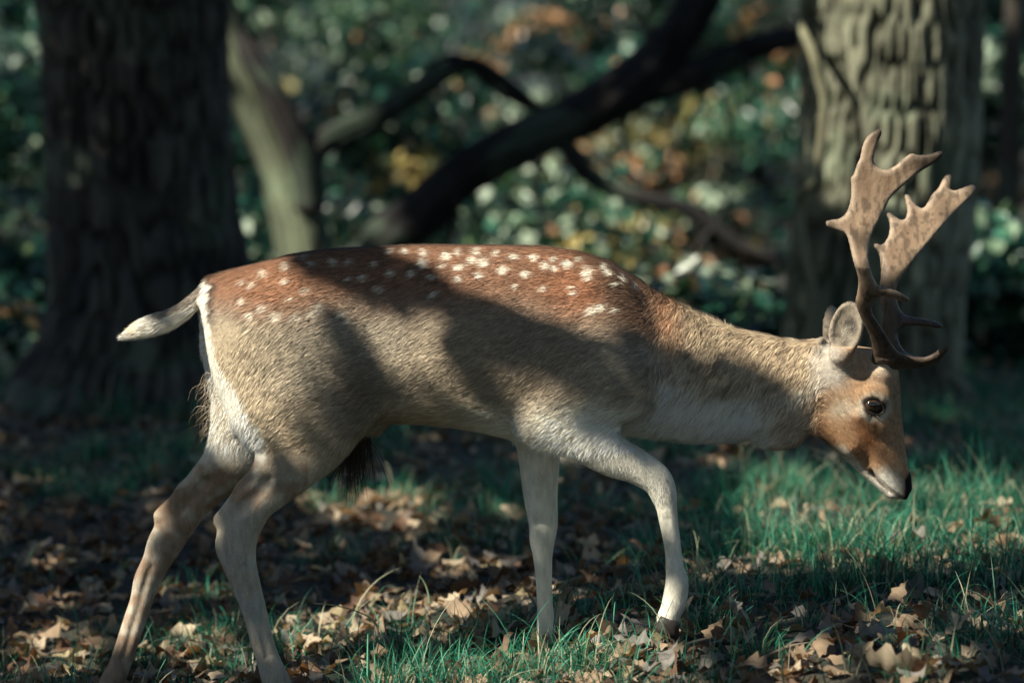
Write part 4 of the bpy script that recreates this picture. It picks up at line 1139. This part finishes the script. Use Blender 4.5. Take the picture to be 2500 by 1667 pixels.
# the leaves one can pick out in the picture, each a thing of its own
named = [(1790, 1130, .135, 1, 0), (1965, 1150, .12, 3, 1), (2070, 1270, .11, 1, 2), (1980, 1300, .09, 2, 3), (2090, 1380, .10, 2, 4), (2160, 1520, .075, 2, 5), (2205, 1535, .085, 0, 6), (2190, 1660, .15, 2, 7), (1920, 1665, .10, 2, 8),
         (840, 1265, .10, 2, 9), (905, 1235, .10, 2, 10), (1000, 1240, .10, 0, 11), (1250, 1260, .08, 2, 12), (1140, 1200, .09, 1, 13), (1020, 1390, .12, 3, 0), (930, 1400, .08, 1, 1), (800, 1370, .13, 3, 2), (1240, 1380, .10, 3, 3), (1300, 1390, .09, 1, 4),
         (1250, 1500, .11, 0, 5), (1290, 1530, .10, 0, 6), (1120, 1500, .10, 0, 7), (1060, 1530, .09, 2, 8), (980, 1500, .09, 4, 9), (820, 1540, .10, 4, 10), (850, 1580, .10, 0, 11), (520, 1595, .12, 0, 12), (450, 1560, .08, 2, 13),
         (430, 1620, .08, 0, 0), (240, 1465, .11, 0, 1), (190, 1460, .09, 0, 2), (110, 1560, .13, 0, 3), (50, 1600, .11, 0, 4), (260, 1110, .09, 3, 5), (260, 1345, .09, 1, 6), (490, 1360, .11, 3, 7), (1440, 1340, .08, 2, 8), (1380, 1490, .10, 0, 9),
         (1510, 1410, .09, 3, 10), (1850, 1650, .10, 0, 11), (2330, 1390, .08, 0, 12), (2420, 1310, .10, 1, 13), (2330, 1310, .11, 0, 0), (2250, 1640, .10, 2, 1), (2000, 1590, .11, 0, 2), (2420, 1610, .09, 3, 3), (1450, 1290, .10, 1, 4), (1560, 1310, .11, 3, 5)]
named = [(a, b, c * .82, d, e) for a, b, c, d, e in named]
spots = list(named)
while len(spots) < 300:
    px, py = rng.uniform(-20, 2520), rng.uniform(1090, 1690)
    if rng.random() > leaf_density(px, py) * .8:
        continue
    spots.append((px, py, rng.uniform(.045, .092), int(rng.choice(5, p=[.34, .22, .2, .20, .04])), int(rng.integers(0, 14))))
from mathutils import Euler
MARKS = [(120, 1580, 'left of the far hind leg'), (150, 1250, 'in deep shade in front of the massive oak'), (300, 1080, 'by the massive oak\'s root'), (470, 1600, 'on the ground between the two hind legs'), (480, 1420, 'in shade behind the two hind hocks'),
         (800, 1580, 'just right of the near hind leg'), (850, 1250, 'in the sunny strip under the belly'), (900, 1390, 'in shade below the belly'), (1100, 1540, 'in the sunny band beneath the belly'), (1200, 1300, 'left of the planted foreleg\'s knee'),
         (1330, 1620, 'around the planted foreleg\'s hoof'), (1480, 1350, 'between the two forelegs'), (1500, 1560, 'beneath the raised front hoof'), (1780, 1140, 'in shade under the deer\'s throat'), (1780, 1330, 'right of the raised foreleg'),
         (1780, 1580, 'in grass in front of the raised hoof'), (2080, 1300, 'in sunlit grass below the muzzle'), (2120, 1480, 'in the dark band of grass below the muzzle'), (2120, 1640, 'in front of the dark band of shade'), (2400, 1320, 'in sunlit grass ahead of the muzzle'),
         (2400, 1130, 'beyond the nose near the furrowed trunk'), (2400, 1600, 'in dim grass ahead of the deer')]
for k, (px, py, sz, tone, sh) in enumerate(spots):
    g = ground_hit(px, py)
    z = float(gz_fine(g[0], g[1]))
    o = link('fallen_leaf', lmesh[sh, tone])
    tilt = .35 if k >= len(named) else .5
    o.rotation_euler = Euler((rng.normal(0, tilt), rng.normal(0, tilt), rng.uniform(0, 6.28)))
    o.location = (g[0], g[1], z + .018 + .10 * sz + (0.012 if g[0] > .3 else 0))
    o.scale = (sz, sz, sz)
    if k < len(named):
        o.rotation_euler.x += .45          # leans towards the light, as the clear ones do
    # say where it lies by what is beside it
    d_, w_ = min((math.hypot((px - a) / 1.0, (py - b) * 2.2), t_) for a, b, t_ in MARKS)
    o['label'] = '%s %s oak leaf %s' % ('large' if sz > .080 else 'small' if sz < .060 else 'curled', TONES[tone][1], w_)
    o['category'] = 'leaf'; o['group'] = 'fallen oak leaves'
# the rest of the litter
nl_ = 9000
LX = []; LQ = []; LC = []; o_ = 0
ys_ = -.9 + 6.4 * rng.random(nl_ * 2) ** 1.15; xs_ = rng.uniform(-1, 1, nl_ * 2) * ((8 + ys_) * .135 + .55)
wt = np.where((xs_ > .35) & (ys_ < 3), .45, 1.0) * np.where(ys_ > 3, .8, 1)
k_ = rng.random(nl_ * 2) < wt * .8
xs_, ys_ = xs_[k_][:nl_], ys_[k_][:nl_]
zs_ = gz_fine(xs_, ys_)
for x, y, z in zip(xs_, ys_, zs_):
    v, q = LITV[rng.integers(0, 14)]
    e = np.array(Euler((rng.normal(0, .4), rng.normal(0, .4), rng.uniform(0, 6.28))).to_matrix())
    s = rng.uniform(.020, .074)
    vv = (v * s) @ e.T + np.array([x, y, z + .006 + .08 * s])
    LX.append(vv); LQ.append(q + o_); o_ += len(v)
    LC.append(np.tile(np.array(TONES[rng.choice(5, p=[.3, .27, .13, .25, .05])][0]) * rng.uniform(.6, 1.3), (len(v), 1)))
link('leaf_litter', mesh_np('leaf_litter', np.concatenate(LX), [np.concatenate(LQ)], m_dead, np.concatenate(LC)), kind='stuff', label='thick litter of small dead leaves and fragments on the ground')

# fallen twigs
for k, (px, py, an_, L_) in enumerate(((1180, 1560, .2, .22), (760, 1420, -.4, .18), (1560, 1640, .6, .2), (980, 1330, .1, .26), (380, 1500, -.2, .2), (2050, 1450, .3, .24), (2300, 1560, -.5, .18), (1420, 1420, .05, .3), (620, 1290, .5, .22), (1880, 1590, -.1, .16))):
    g = ground_hit(px, py); pts = []
    for t in np.linspace(-.5, .5, 5):
        x_ = g[0] + math.cos(an_) * L_ * t + rng.normal(0, .006); y_ = g[1] + math.sin(an_) * L_ * t + rng.normal(0, .006)
        pts.append((x_, y_, float(gz_fine(x_, y_)) + .016 + .012 * math.sin(t * 5)))
    V, f, c = tube(pts, np.array([1, 1.05, .9, .75, .4]) * .0042, 8, .15, k, sub=4, cols=((.07, .055, .042), (.19, .16, .12)))
    d_, w_ = min((math.hypot((px - a) / 1.0, (py - b) * 2.2), t_) for a, b, t_ in MARKS)
    tw = empty('fallen_twig', pts[0], 'thin bare twig %s' % w_, 'twig', 'twigs lying in the litter')
    part('stem', V, f, tw, m_bark, c)

# ------------------------------------------------------------------ grass
m_grass = attr_mat('grass_blade', rough=.45, spec=.25, transl=.38, tcol=(1.0, 1.2, .8))
def blades(x, y, z, ln, wid, lean_dir, lean, droop, cols, seg=5):
    n = len(x)
    p = np.stack([x, y, z], 1); out = []
    h = np.stack([np.cos(lean_dir), np.sin(lean_dir), 0 * x], 1)
    sdv = np.stack([-np.sin(lean_dir + rng.normal(0, .5, n)), np.cos(lean_dir + rng.normal(0, .5, n)), 0 * x], 1)
    ang = lean.copy()
    for q in range(seg + 1):
        f = q / seg
        w = (wid * (1 - f) ** .6 * (.75 + .5 * min(f * 3, .5)))[:, None]
        if q == seg: w = w * 0 + .0001
        out += [p - sdv * w, p + sdv * w]
        d_ = h * np.sin(ang)[:, None] + np.array([0, 0, 1.0]) * np.cos(ang)[:, None]
        p = p + d_ * (ln / seg)[:, None]
        ang = ang + droop / seg
    V = np.stack(out, 1); k = 2 * (seg + 1); o = np.arange(n) * k
    fq = np.concatenate([np.stack([o + 2 * q, o + 2 * q + 1, o + 2 * q + 3, o + 2 * q + 2], 1) for q in range(seg)])
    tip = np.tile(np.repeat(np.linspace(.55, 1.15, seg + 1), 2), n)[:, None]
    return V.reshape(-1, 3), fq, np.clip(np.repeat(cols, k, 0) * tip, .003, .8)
def scatter(n, x0, x1, y0, y1, dens):
    x = rng.uniform(x0, x1, n * 4); y = rng.uniform(y0, y1, n * 4)
    k = rng.random(n * 4) < dens(x, y)
    return x[k][:n], y[k][:n]
def gdens(x, y):
    nz = fbm(np.stack([x * 2.6, y * 2.6, 0 * x], -1), 3)
    right = smooth(.15, .75, x) * smooth(3.4, 2.2, y)
    front = smooth(.40, -.02, y) * smooth(-.50, -.05, x)
    far = smooth(1.6, 3.0, y) * .22
    return np.clip(.05 + .70 * right + 1.5 * front + far * (nz > .45) + 1.4 * (nz - .52), .02, 1) * (.15 + 1.35 * smooth(.38, .62, nz))
GC = [(.010, .070, .045), (.018, .150, .095), (.035, .26, .165), (.13, .40, .26), (.48, .48, .33)]
x, y = scatter(76000, -3.0, 3.2, -.85, 5.6, gdens)
# tussocks: pull blades towards centres
nt_ = 900
tcx, tcy = scatter(nt_, -3.0, 3.2, -.85, 5.6, gdens)
j = rng.integers(0, len(tcx), len(x)); pull = rng.random(len(x)) < .62
x = np.where(pull, tcx[j] + rng.normal(0, .030, len(x)), x); y = np.where(pull, tcy[j] + rng.normal(0, .030, len(x)), y)
z = gz_fine(x, y) - .004
ld = np.where(pull, np.arctan2(y - tcy[j], x - tcx[j]) + rng.normal(0, .5, len(x)), rng.uniform(0, 6.28, len(x)))
ln = rng.gamma(5.5, .0135, len(x)) * np.where(x > .3, 1.05, .85) * (.6 + .8 * fbm(np.stack([x * 5, y * 5, 0 * x + 9], -1), 2))
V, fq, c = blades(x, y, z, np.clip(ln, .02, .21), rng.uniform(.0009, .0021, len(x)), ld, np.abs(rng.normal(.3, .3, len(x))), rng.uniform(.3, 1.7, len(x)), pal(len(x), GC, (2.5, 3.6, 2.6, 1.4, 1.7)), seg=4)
# longer blades that arch over
n_ = 3600
x2, y2 = scatter(n_, -2.2, 2.6, -.8, 4.0, lambda x, y: gdens(x, y) * smooth(-1.0, .3, x))
n_ = len(x2)
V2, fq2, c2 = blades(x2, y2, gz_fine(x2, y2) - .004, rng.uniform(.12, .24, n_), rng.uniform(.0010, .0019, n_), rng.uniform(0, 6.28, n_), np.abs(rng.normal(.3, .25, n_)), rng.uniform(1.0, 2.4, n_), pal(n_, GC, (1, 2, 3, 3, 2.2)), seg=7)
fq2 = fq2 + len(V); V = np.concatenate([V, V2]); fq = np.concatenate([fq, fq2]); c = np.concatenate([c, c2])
link('grass', mesh_np('grass', V, [fq], m_grass, c), kind='stuff', label='short green woodland grass growing through the leaves')

def tussock(px, py, n, ln, label, spread=.03, stray=.45, cols=None):
    g = ground_hit(px, py); z0 = float(gz_fine(g[0], g[1]))
    o = empty('grass_tussock', (g[0], g[1], z0), label, 'grass tuft', 'grass tufts')
    x = g[0] + rng.normal(0, spread, n); y = g[1] + rng.normal(0, spread, n)
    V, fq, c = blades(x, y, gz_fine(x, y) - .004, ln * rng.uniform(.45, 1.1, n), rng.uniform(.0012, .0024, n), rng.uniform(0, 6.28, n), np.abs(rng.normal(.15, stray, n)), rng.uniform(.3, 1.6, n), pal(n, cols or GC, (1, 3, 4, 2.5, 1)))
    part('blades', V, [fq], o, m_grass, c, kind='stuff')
tussock(285, 1020, 46, .19, 'tall thin grass tuft at the foot of the massive oak trunk', .03)
for q_, (a_, b_, l_) in enumerate(((210, 960, 'grass tuft by the massive oak\'s outer side'), (350, 985, 'grass tuft in front of the massive oak\'s middle'), (470, 960, 'grass tuft between the massive oak and the deer\'s rump'), (150, 1010, 'low grass tuft before the massive oak\'s left root'))):
    tussock(a_, b_, 60, .17, l_, .06)
tussock(430, 1020, 30, .15, 'shorter grass tuft beside the oak root near the deer\'s tail', .04)
tussock(1960, 1330, 120, .15, 'sunlit grass tuft left of the pale leaf under the deer\'s head', .06)
tussock(2180, 1260, 150, .13, 'bright grass tuft right below the deer\'s muzzle', .08)
tussock(1790, 1290, 110, .14, 'shaded grass tuft between raised foreleg and muzzle', .06)
tussock(1060, 1640, 150, .12, 'dense dark grass tuft before the fallen leaves below the belly', .06)
tussock(940, 1650, 90, .10, 'bright green grass tuft by the near hind leg', .05)
tussock(1330, 1625, 120, .11, 'grass tuft around the planted foreleg\'s hoof', .06)
tussock(1480, 1600, 130, .09, 'low grass tuft under the raised foreleg\'s hoof', .07)
def stalk(pts, Y_, w, label, col):
    o = empty('dry_stalk', P(*pts[0], Y_), label, 'stalk', 'dry grass stalks')
    V, f, c = tube([P(a, b, Y_) for a, b in pts], np.linspace(w, w * .4, len(pts)), 6, 0, 1, sub=5, cols=(col, col))
    part('stem', V, f, o, m_grass, c)
stalk([(925, 1530), (900, 1505), (860, 1488), (810, 1476), (766, 1472)], .25, .0022, 'pale dry stalk arching towards the near hind leg', (.55, .50, .36))
stalk([(1049, 1475), (1046, 1450), (1040, 1430), (1032, 1415), (1024, 1406)], .45, .0024, 'short upright green grass blade among brown leaves', (.35, .42, .26))
stalk([(1675, 1440), (1690, 1400), (1740, 1368), (1790, 1365), (1830, 1400)], .35, .0020, 'dry stalk arching over beside the raised foreleg', (.42, .44, .28))
stalk([(960, 1105), (1010, 1120), (1060, 1135), (1120, 1150)], 2.2, .0024, 'thin pale stem lying in shaded grass below the belly', (.30, .30, .22))
# ------------------------------------------------------------------ where the sun reaches: gaps in the crowns overhead
# a canopy leaf at p shades the ground at p - S*(p.z/S.z); gaps are kept above the sunlit places
DX = .03
dom_x = np.arange(-9, 12, DX); dom_y = np.arange(-3.5, 32, DX)
MX, MY = np.meshgrid(dom_x, dom_y, indexing='ij')
def to_dom(p):
    p = np.asarray(p); t = p[..., 2:3] / S[2]
    return p[..., :2] - S[:2] * t
def in_poly(poly):
    poly = np.asarray(poly); out = np.zeros(MX.shape, bool)
    a0 = poly.min(0) - DX; b0 = poly.max(0) + DX
    i0, i1 = np.searchsorted(dom_x, [a0[0], b0[0]]); j0, j1 = np.searchsorted(dom_y, [a0[1], b0[1]])
    X_, Y_ = MX[i0:i1, j0:j1], MY[i0:i1, j0:j1]; r = np.zeros(X_.shape, bool)
    for a, b in zip(poly, np.roll(poly, -1, 0)):
        if a[1] != b[1]:
            r ^= ((a[1] > Y_) != (b[1] > Y_)) & (X_ < (b[0] - a[0]) * (Y_ - a[1]) / (b[1] - a[1]) + a[0])
    out[i0:i1, j0:j1] = r
    return out
pz = lambda pts, Y_: to_dom(np.array([P(a, b, Y_) for a, b in pts]))
pg = lambda pts: to_dom(np.array([ground_hit(a, b) for a, b in pts]))
gaps = fbm(np.stack([MX * .75, MY * .75, 0 * MX + 2], -1), 2)
spk = fbm(np.stack([MX * 6.5, MY * 6.5, 0 * MX + 8], -1), 2)
LIT = (spk > .70)
bgw = smooth(5.5, 8.0, MY)
LIT |= (gaps + .22 * (spk - .5) > .60 - .09 * bgw) & (MY > 5.5)
# sunlit floor
for poly in ([(715, 1215), (900, 1196), (1090, 1208), (1085, 1275), (900, 1290), (760, 1275)],
             [(1190, 1225), (1260, 1215), (1275, 1270), (1195, 1275)],
             [(640, 1500), (900, 1460), (1100, 1470), (1330, 1430), (1580, 1455), (1680, 1545), (1600, 1680), (1300, 1700), (900, 1720), (720, 1690), (680, 1590)],
             [(1880, 1150), (2100, 1190), (2300, 1180), (2560, 1180), (2560, 1350), (2350, 1372), (2050, 1425), (1880, 1420), (1700, 1450), (1690, 1400), (1840, 1330), (1800, 1260)],
             [(20, 1530), (190, 1515), (240, 1590), (120, 1620), (20, 1640)], [(370, 1540), (560, 1540), (610, 1640), (400, 1640)],
             [(2100, 1490), (2270, 1490), (2250, 1560), (2100, 1560)], [(2150, 1610), (2300, 1600), (2300, 1720), (2140, 1720)], [(1880, 1570), (2080, 1560), (2060, 1700), (1860, 1700)],
             [(1500, 1580), (1700, 1590), (1700, 1700), (1500, 1700)], [(2350, 1480), (2520, 1470), (2520, 1540), (2360, 1545)]):
    LIT |= in_poly(pg(poly)) & (spk > .26)
# the gaps open a little wider than the light they let through
def dilate(m, k):
    r = m.copy()
    for _ in range(k):
        q = r.copy(); q[1:] |= r[:-1]; q[:-1] |= r[1:]; q[:, 1:] |= r[:, :-1]; q[:, :-1] |= r[:, 1:]; r = q
    return r
LIT_BY = {}
# shade over the deer, then its own sunlit places; each coat point is followed along the sun's ray
def px_in(poly, x, y):
    r = np.zeros(x.shape, bool); poly = np.array(poly, float)
    for a, b in zip(poly, np.roll(poly, -1, 0)):
        if a[1] != b[1]:
            r ^= ((a[1] > y) != (b[1] > y)) & (x < (b[0] - a[0]) * (y - a[1]) / (b[1] - a[1]) + a[0])
    return r
def mark(pts, val, k=0):
    g = to_dom(pts)
    i = ((g[:, 0] - dom_x[0]) / DX).astype(int); j = ((g[:, 1] - dom_y[0]) / DX).astype(int)
    ok = (i >= 0) & (j >= 0) & (i < len(dom_x)) & (j < len(dom_y))
    m = np.zeros(MX.shape, bool); m[i[ok], j[ok]] = True
    if k:
        m = dilate(m, k)
    if val:
        LIT[m] = True
    else:
        LIT[m] = False
sunny = (DN @ S) > .05
SP, SX, SY = DV[sunny], DPX[sunny], DPY[sunny]
nearside = SP[:, 1] < .035
jx = SX + (fbm(SP * 14, 2) - .5) * 34; jy = SY + (fbm(SP * 14 + 7, 2) - .5) * 34
COAT_SUN = [[(440, 600), (640, 600), (740, 640), (790, 690), (860, 740), (850, 800), (790, 890), (765, 980), (750, 1060), (740, 1120), (640, 1140), (540, 1000), (440, 880)],
            [(900, 560), (1420, 560), (1560, 620), (1700, 720), (2030, 800), (2020, 900), (1900, 925), (1800, 890), (1700, 865), (1610, 855), (1560, 790), (1510, 840), (1380, 790), (1250, 745), (1060, 672), (950, 610)],
            [(885, 765), (1000, 725), (1120, 790), (1110, 850), (1125, 920), (1010, 960), (915, 890), (870, 815)],
            [(1030, 985), (1250, 1000), (1240, 1065), (1040, 1050)], [(1295, 930), (1370, 900), (1390, 1000), (1350, 1100), (1265, 1070)],
            [(1950, 925), (2060, 880), (2190, 870), (2250, 1000), (2260, 1240), (2150, 1240), (1930, 1060)], [(2020, 715), (2115, 715), (2115, 870), (2060, 870), (2020, 800)],
            [(1560, 1120), (1660, 1120), (1665, 1300), (1580, 1300)], [(1590, 1410), (1690, 1410), (1690, 1550), (1580, 1550)], [(490, 1230), (545, 1230), (560, 1330), (500, 1330)], [(580, 1190), (640, 1140), (680, 1180), (600, 1240)],
            [(280, 740), (380, 740), (380, 860), (280, 860)]]
inl = np.zeros(len(SP), bool)
for poly in COAT_SUN:
    inl |= px_in(poly, jx, jy)
inl &= nearside
FAR_SUN = [[(470, 900), (640, 900), (640, 1110), (500, 1140)], [(340, 1220), (400, 1220), (330, 1560), (240, 1650)]]
inf_ = np.zeros(len(SP), bool)
for poly in FAR_SUN:
    inf_ |= px_in(poly, jx, jy)
inl |= inf_ & ~nearside
shd = ~inl & ((SX > 480) | (SY > 900))
mark(SP[shd], False, 1)
def count(pts):
    g = to_dom(pts); m = np.zeros(MX.shape)
    np.add.at(m, (((g[:, 0] - dom_x[0]) / DX).astype(int), ((g[:, 1] - dom_y[0]) / DX).astype(int)), 1.0)
    return m
LIT[count(SP[inl]) > count(SP[shd])] = True
small = np.zeros(len(SP), bool)                      # the small patches need a wider gap
for k_ in (2, 4, 6, 7, 8):
    pc_ = np.array(COAT_SUN[k_], float); small |= px_in(pc_.mean(0) + (pc_ - pc_.mean(0)) * (.36 if k_ != 6 else .8), SX, SY)
mark(SP[small & nearside & ((DN @ S)[sunny] > .22)], True, 1)
for lo_, hi_, keepv in ANTLER_PTS:
    v_ = (H - lo_[:, 2]) / PXM + YH
    mark(lo_[v_ < keepv], True, 0)
# lit undergrowth seen over the back and neck
for poly, yy in (([(1400, 500), (1900, 540), (1920, 830), (1600, 770), (1450, 650)], 4.75), ([(1400, 500), (1900, 540), (1920, 830), (1600, 770), (1450, 650)], 5.05), ([(1380, 560), (1600, 520), (1800, 640), (1900, 800), (1640, 760), (1480, 660)], 7.4), ([(1380, 560), (1600, 520), (1800, 640), (1900, 800), (1640, 760), (1480, 660)], 8.0), ([(770, 360), (900, 340), (980, 480), (880, 570), (790, 540)], 9.3),
                 ([(1330, 250), (1850, 200), (1880, 560), (1500, 520), (1330, 480)], 11.2), ([(1100, 120), (1280, 60), (1330, 260), (1150, 330)], 13.5), ([(560, 420), (640, 420), (660, 620), (560, 620)], 7.4), ([(-40, 450), (110, 420), (120, 880), (-40, 900)], 6.0), ([(820, 0), (1150, -20), (1100, 110), (850, 120)], 13.0)):
    LIT |= in_poly(pz(poly, yy)) & (spk > .40)
# trunks
def trunk_pts(rows, Y_, y0, y1, x0, x1):
    A = np.array(rows, float); s_ = (D0 + Y_) / F; out = []
    for py in np.arange(y0, y1, 12.0):
        cx = np.interp(py, A[:, 0], A[:, 1]); r = np.interp(py, A[:, 0], A[:, 2])
        for px in np.arange(max(x0, cx - r * .98), min(x1, cx + r * .98), 10.0):
            yy = Y_ - math.sqrt(max(r * r - (px - cx) ** 2, 0)) * s_
            out.append(P(px, py, yy))
    return np.array(out)
mark(trunk_pts(rowsL, YL, -80, 1000, 0, 800), False, 1)
mark(trunk_pts(rowsR, YR, -80, 1060, 1800, 2500), False, 1)
tp_ = trunk_pts(rowsR, YR, -80, 480, 2020, 2330)
mark(tp_[fbm(tp_ * np.array([5, 5, 3.0]), 2) > .30], True, 1)
LIT |= in_poly(pz([(1975, 260), (2030, 260), (2020, 480), (1950, 500)], YR - .34))
LIT |= in_poly(pz([(540, 120), (640, 120), (720, 400), (760, 640), (640, 640), (600, 400)], 6.65)) & (spk > .32)
LIT &= ~in_poly(pz([(960, 470), (1080, 340), (1400, 180), (1560, -90), (1990, -90), (1990, 120), (1640, 270), (1450, 370), (1150, 510), (1040, 560)], 6.7))

# ------------------------------------------------------------------ leaf crowns added above the frame, shaped to shade everything but the gaps
def canopy(name, parent, xr, yr, zr, cover, size):
    i0, i1 = np.searchsorted(dom_x, xr); j0, j1 = np.searchsorted(dom_y, yr)
    kd = int(round(size * .45 / DX)) if size > .1 else 0
    if kd not in LIT_BY:
        LIT_BY[kd] = dilate(LIT, kd)
    sh = np.argwhere(~LIT_BY[kd][i0:i1, j0:j1])
    area = len(sh) * DX * DX
    n = int(area * cover / (size ** 2 * .31 * .75))
    k = sh[rng.integers(0, len(sh), n)]
    g = np.stack([dom_x[i0 + k[:, 0]], dom_y[j0 + k[:, 1]]], 1) + rng.uniform(0, DX, (n, 2))
    z = rng.uniform(zr[0], zr[1], n)
    pos = np.concatenate([g, np.zeros((n, 1))], 1) + S[None] * (z / S[2])[:, None]
    V, f = leaf_cards(pos, size * rng.uniform(.7, 1.3, n), S[None] * 1.2 + rng.normal(0, .55, (n, 3)), .7, .15)
    part(name, V, f, parent, m_can, np.repeat(pal(n, GREENS, W_GR), 4, 0))
    return n
nc = canopy('shade_crown', tree_l, (-3.0, 4.2), (-2.2, 5.6), (2.8, 4.4), 2.4, .058)
nc += canopy('shade_crown', tree_r, (-8.5, 11.5), (5.6, 12), (4.2, 7.5), 3.4, .20)
nc += canopy('shade_crown', tree_m, (-8.5, 11.5), (12, 31), (5.0, 9.0), 3.2, .32)
nc += canopy('shade_crown', slim, (-3, 11.5), (-3.4, 4.6), (6.0, 9.0), 1.6, .30)
for o_ in ((tree_l, P(316, 0, YL), [(-1.9, 5.0, 2.6), (-2.8, 5.5, 4.2), (-3.8, 6.0, 5.6)], .20), (tree_l, P(316, 0, YL), [(-1.0, 5.4, 2.9), (-.4, 6.2, 4.2), (.2, 6.9, 5.4)], .17), (tree_r, P(2180, 0, YR), [(.8, 4.0, 3.2), (-.6, 3.0, 4.9), (-2.5, 2.0, 6.0)], .17)):
    b = o_[1] + np.array([0, 0, .3])
    V, f, c = tube([b] + [np.array(q) for q in o_[2]], np.array([1, .8, .5, .15]) * o_[3], 20, .1, 4, sub=6)
    part('limb', V, f, o_[0], m_bark, c)
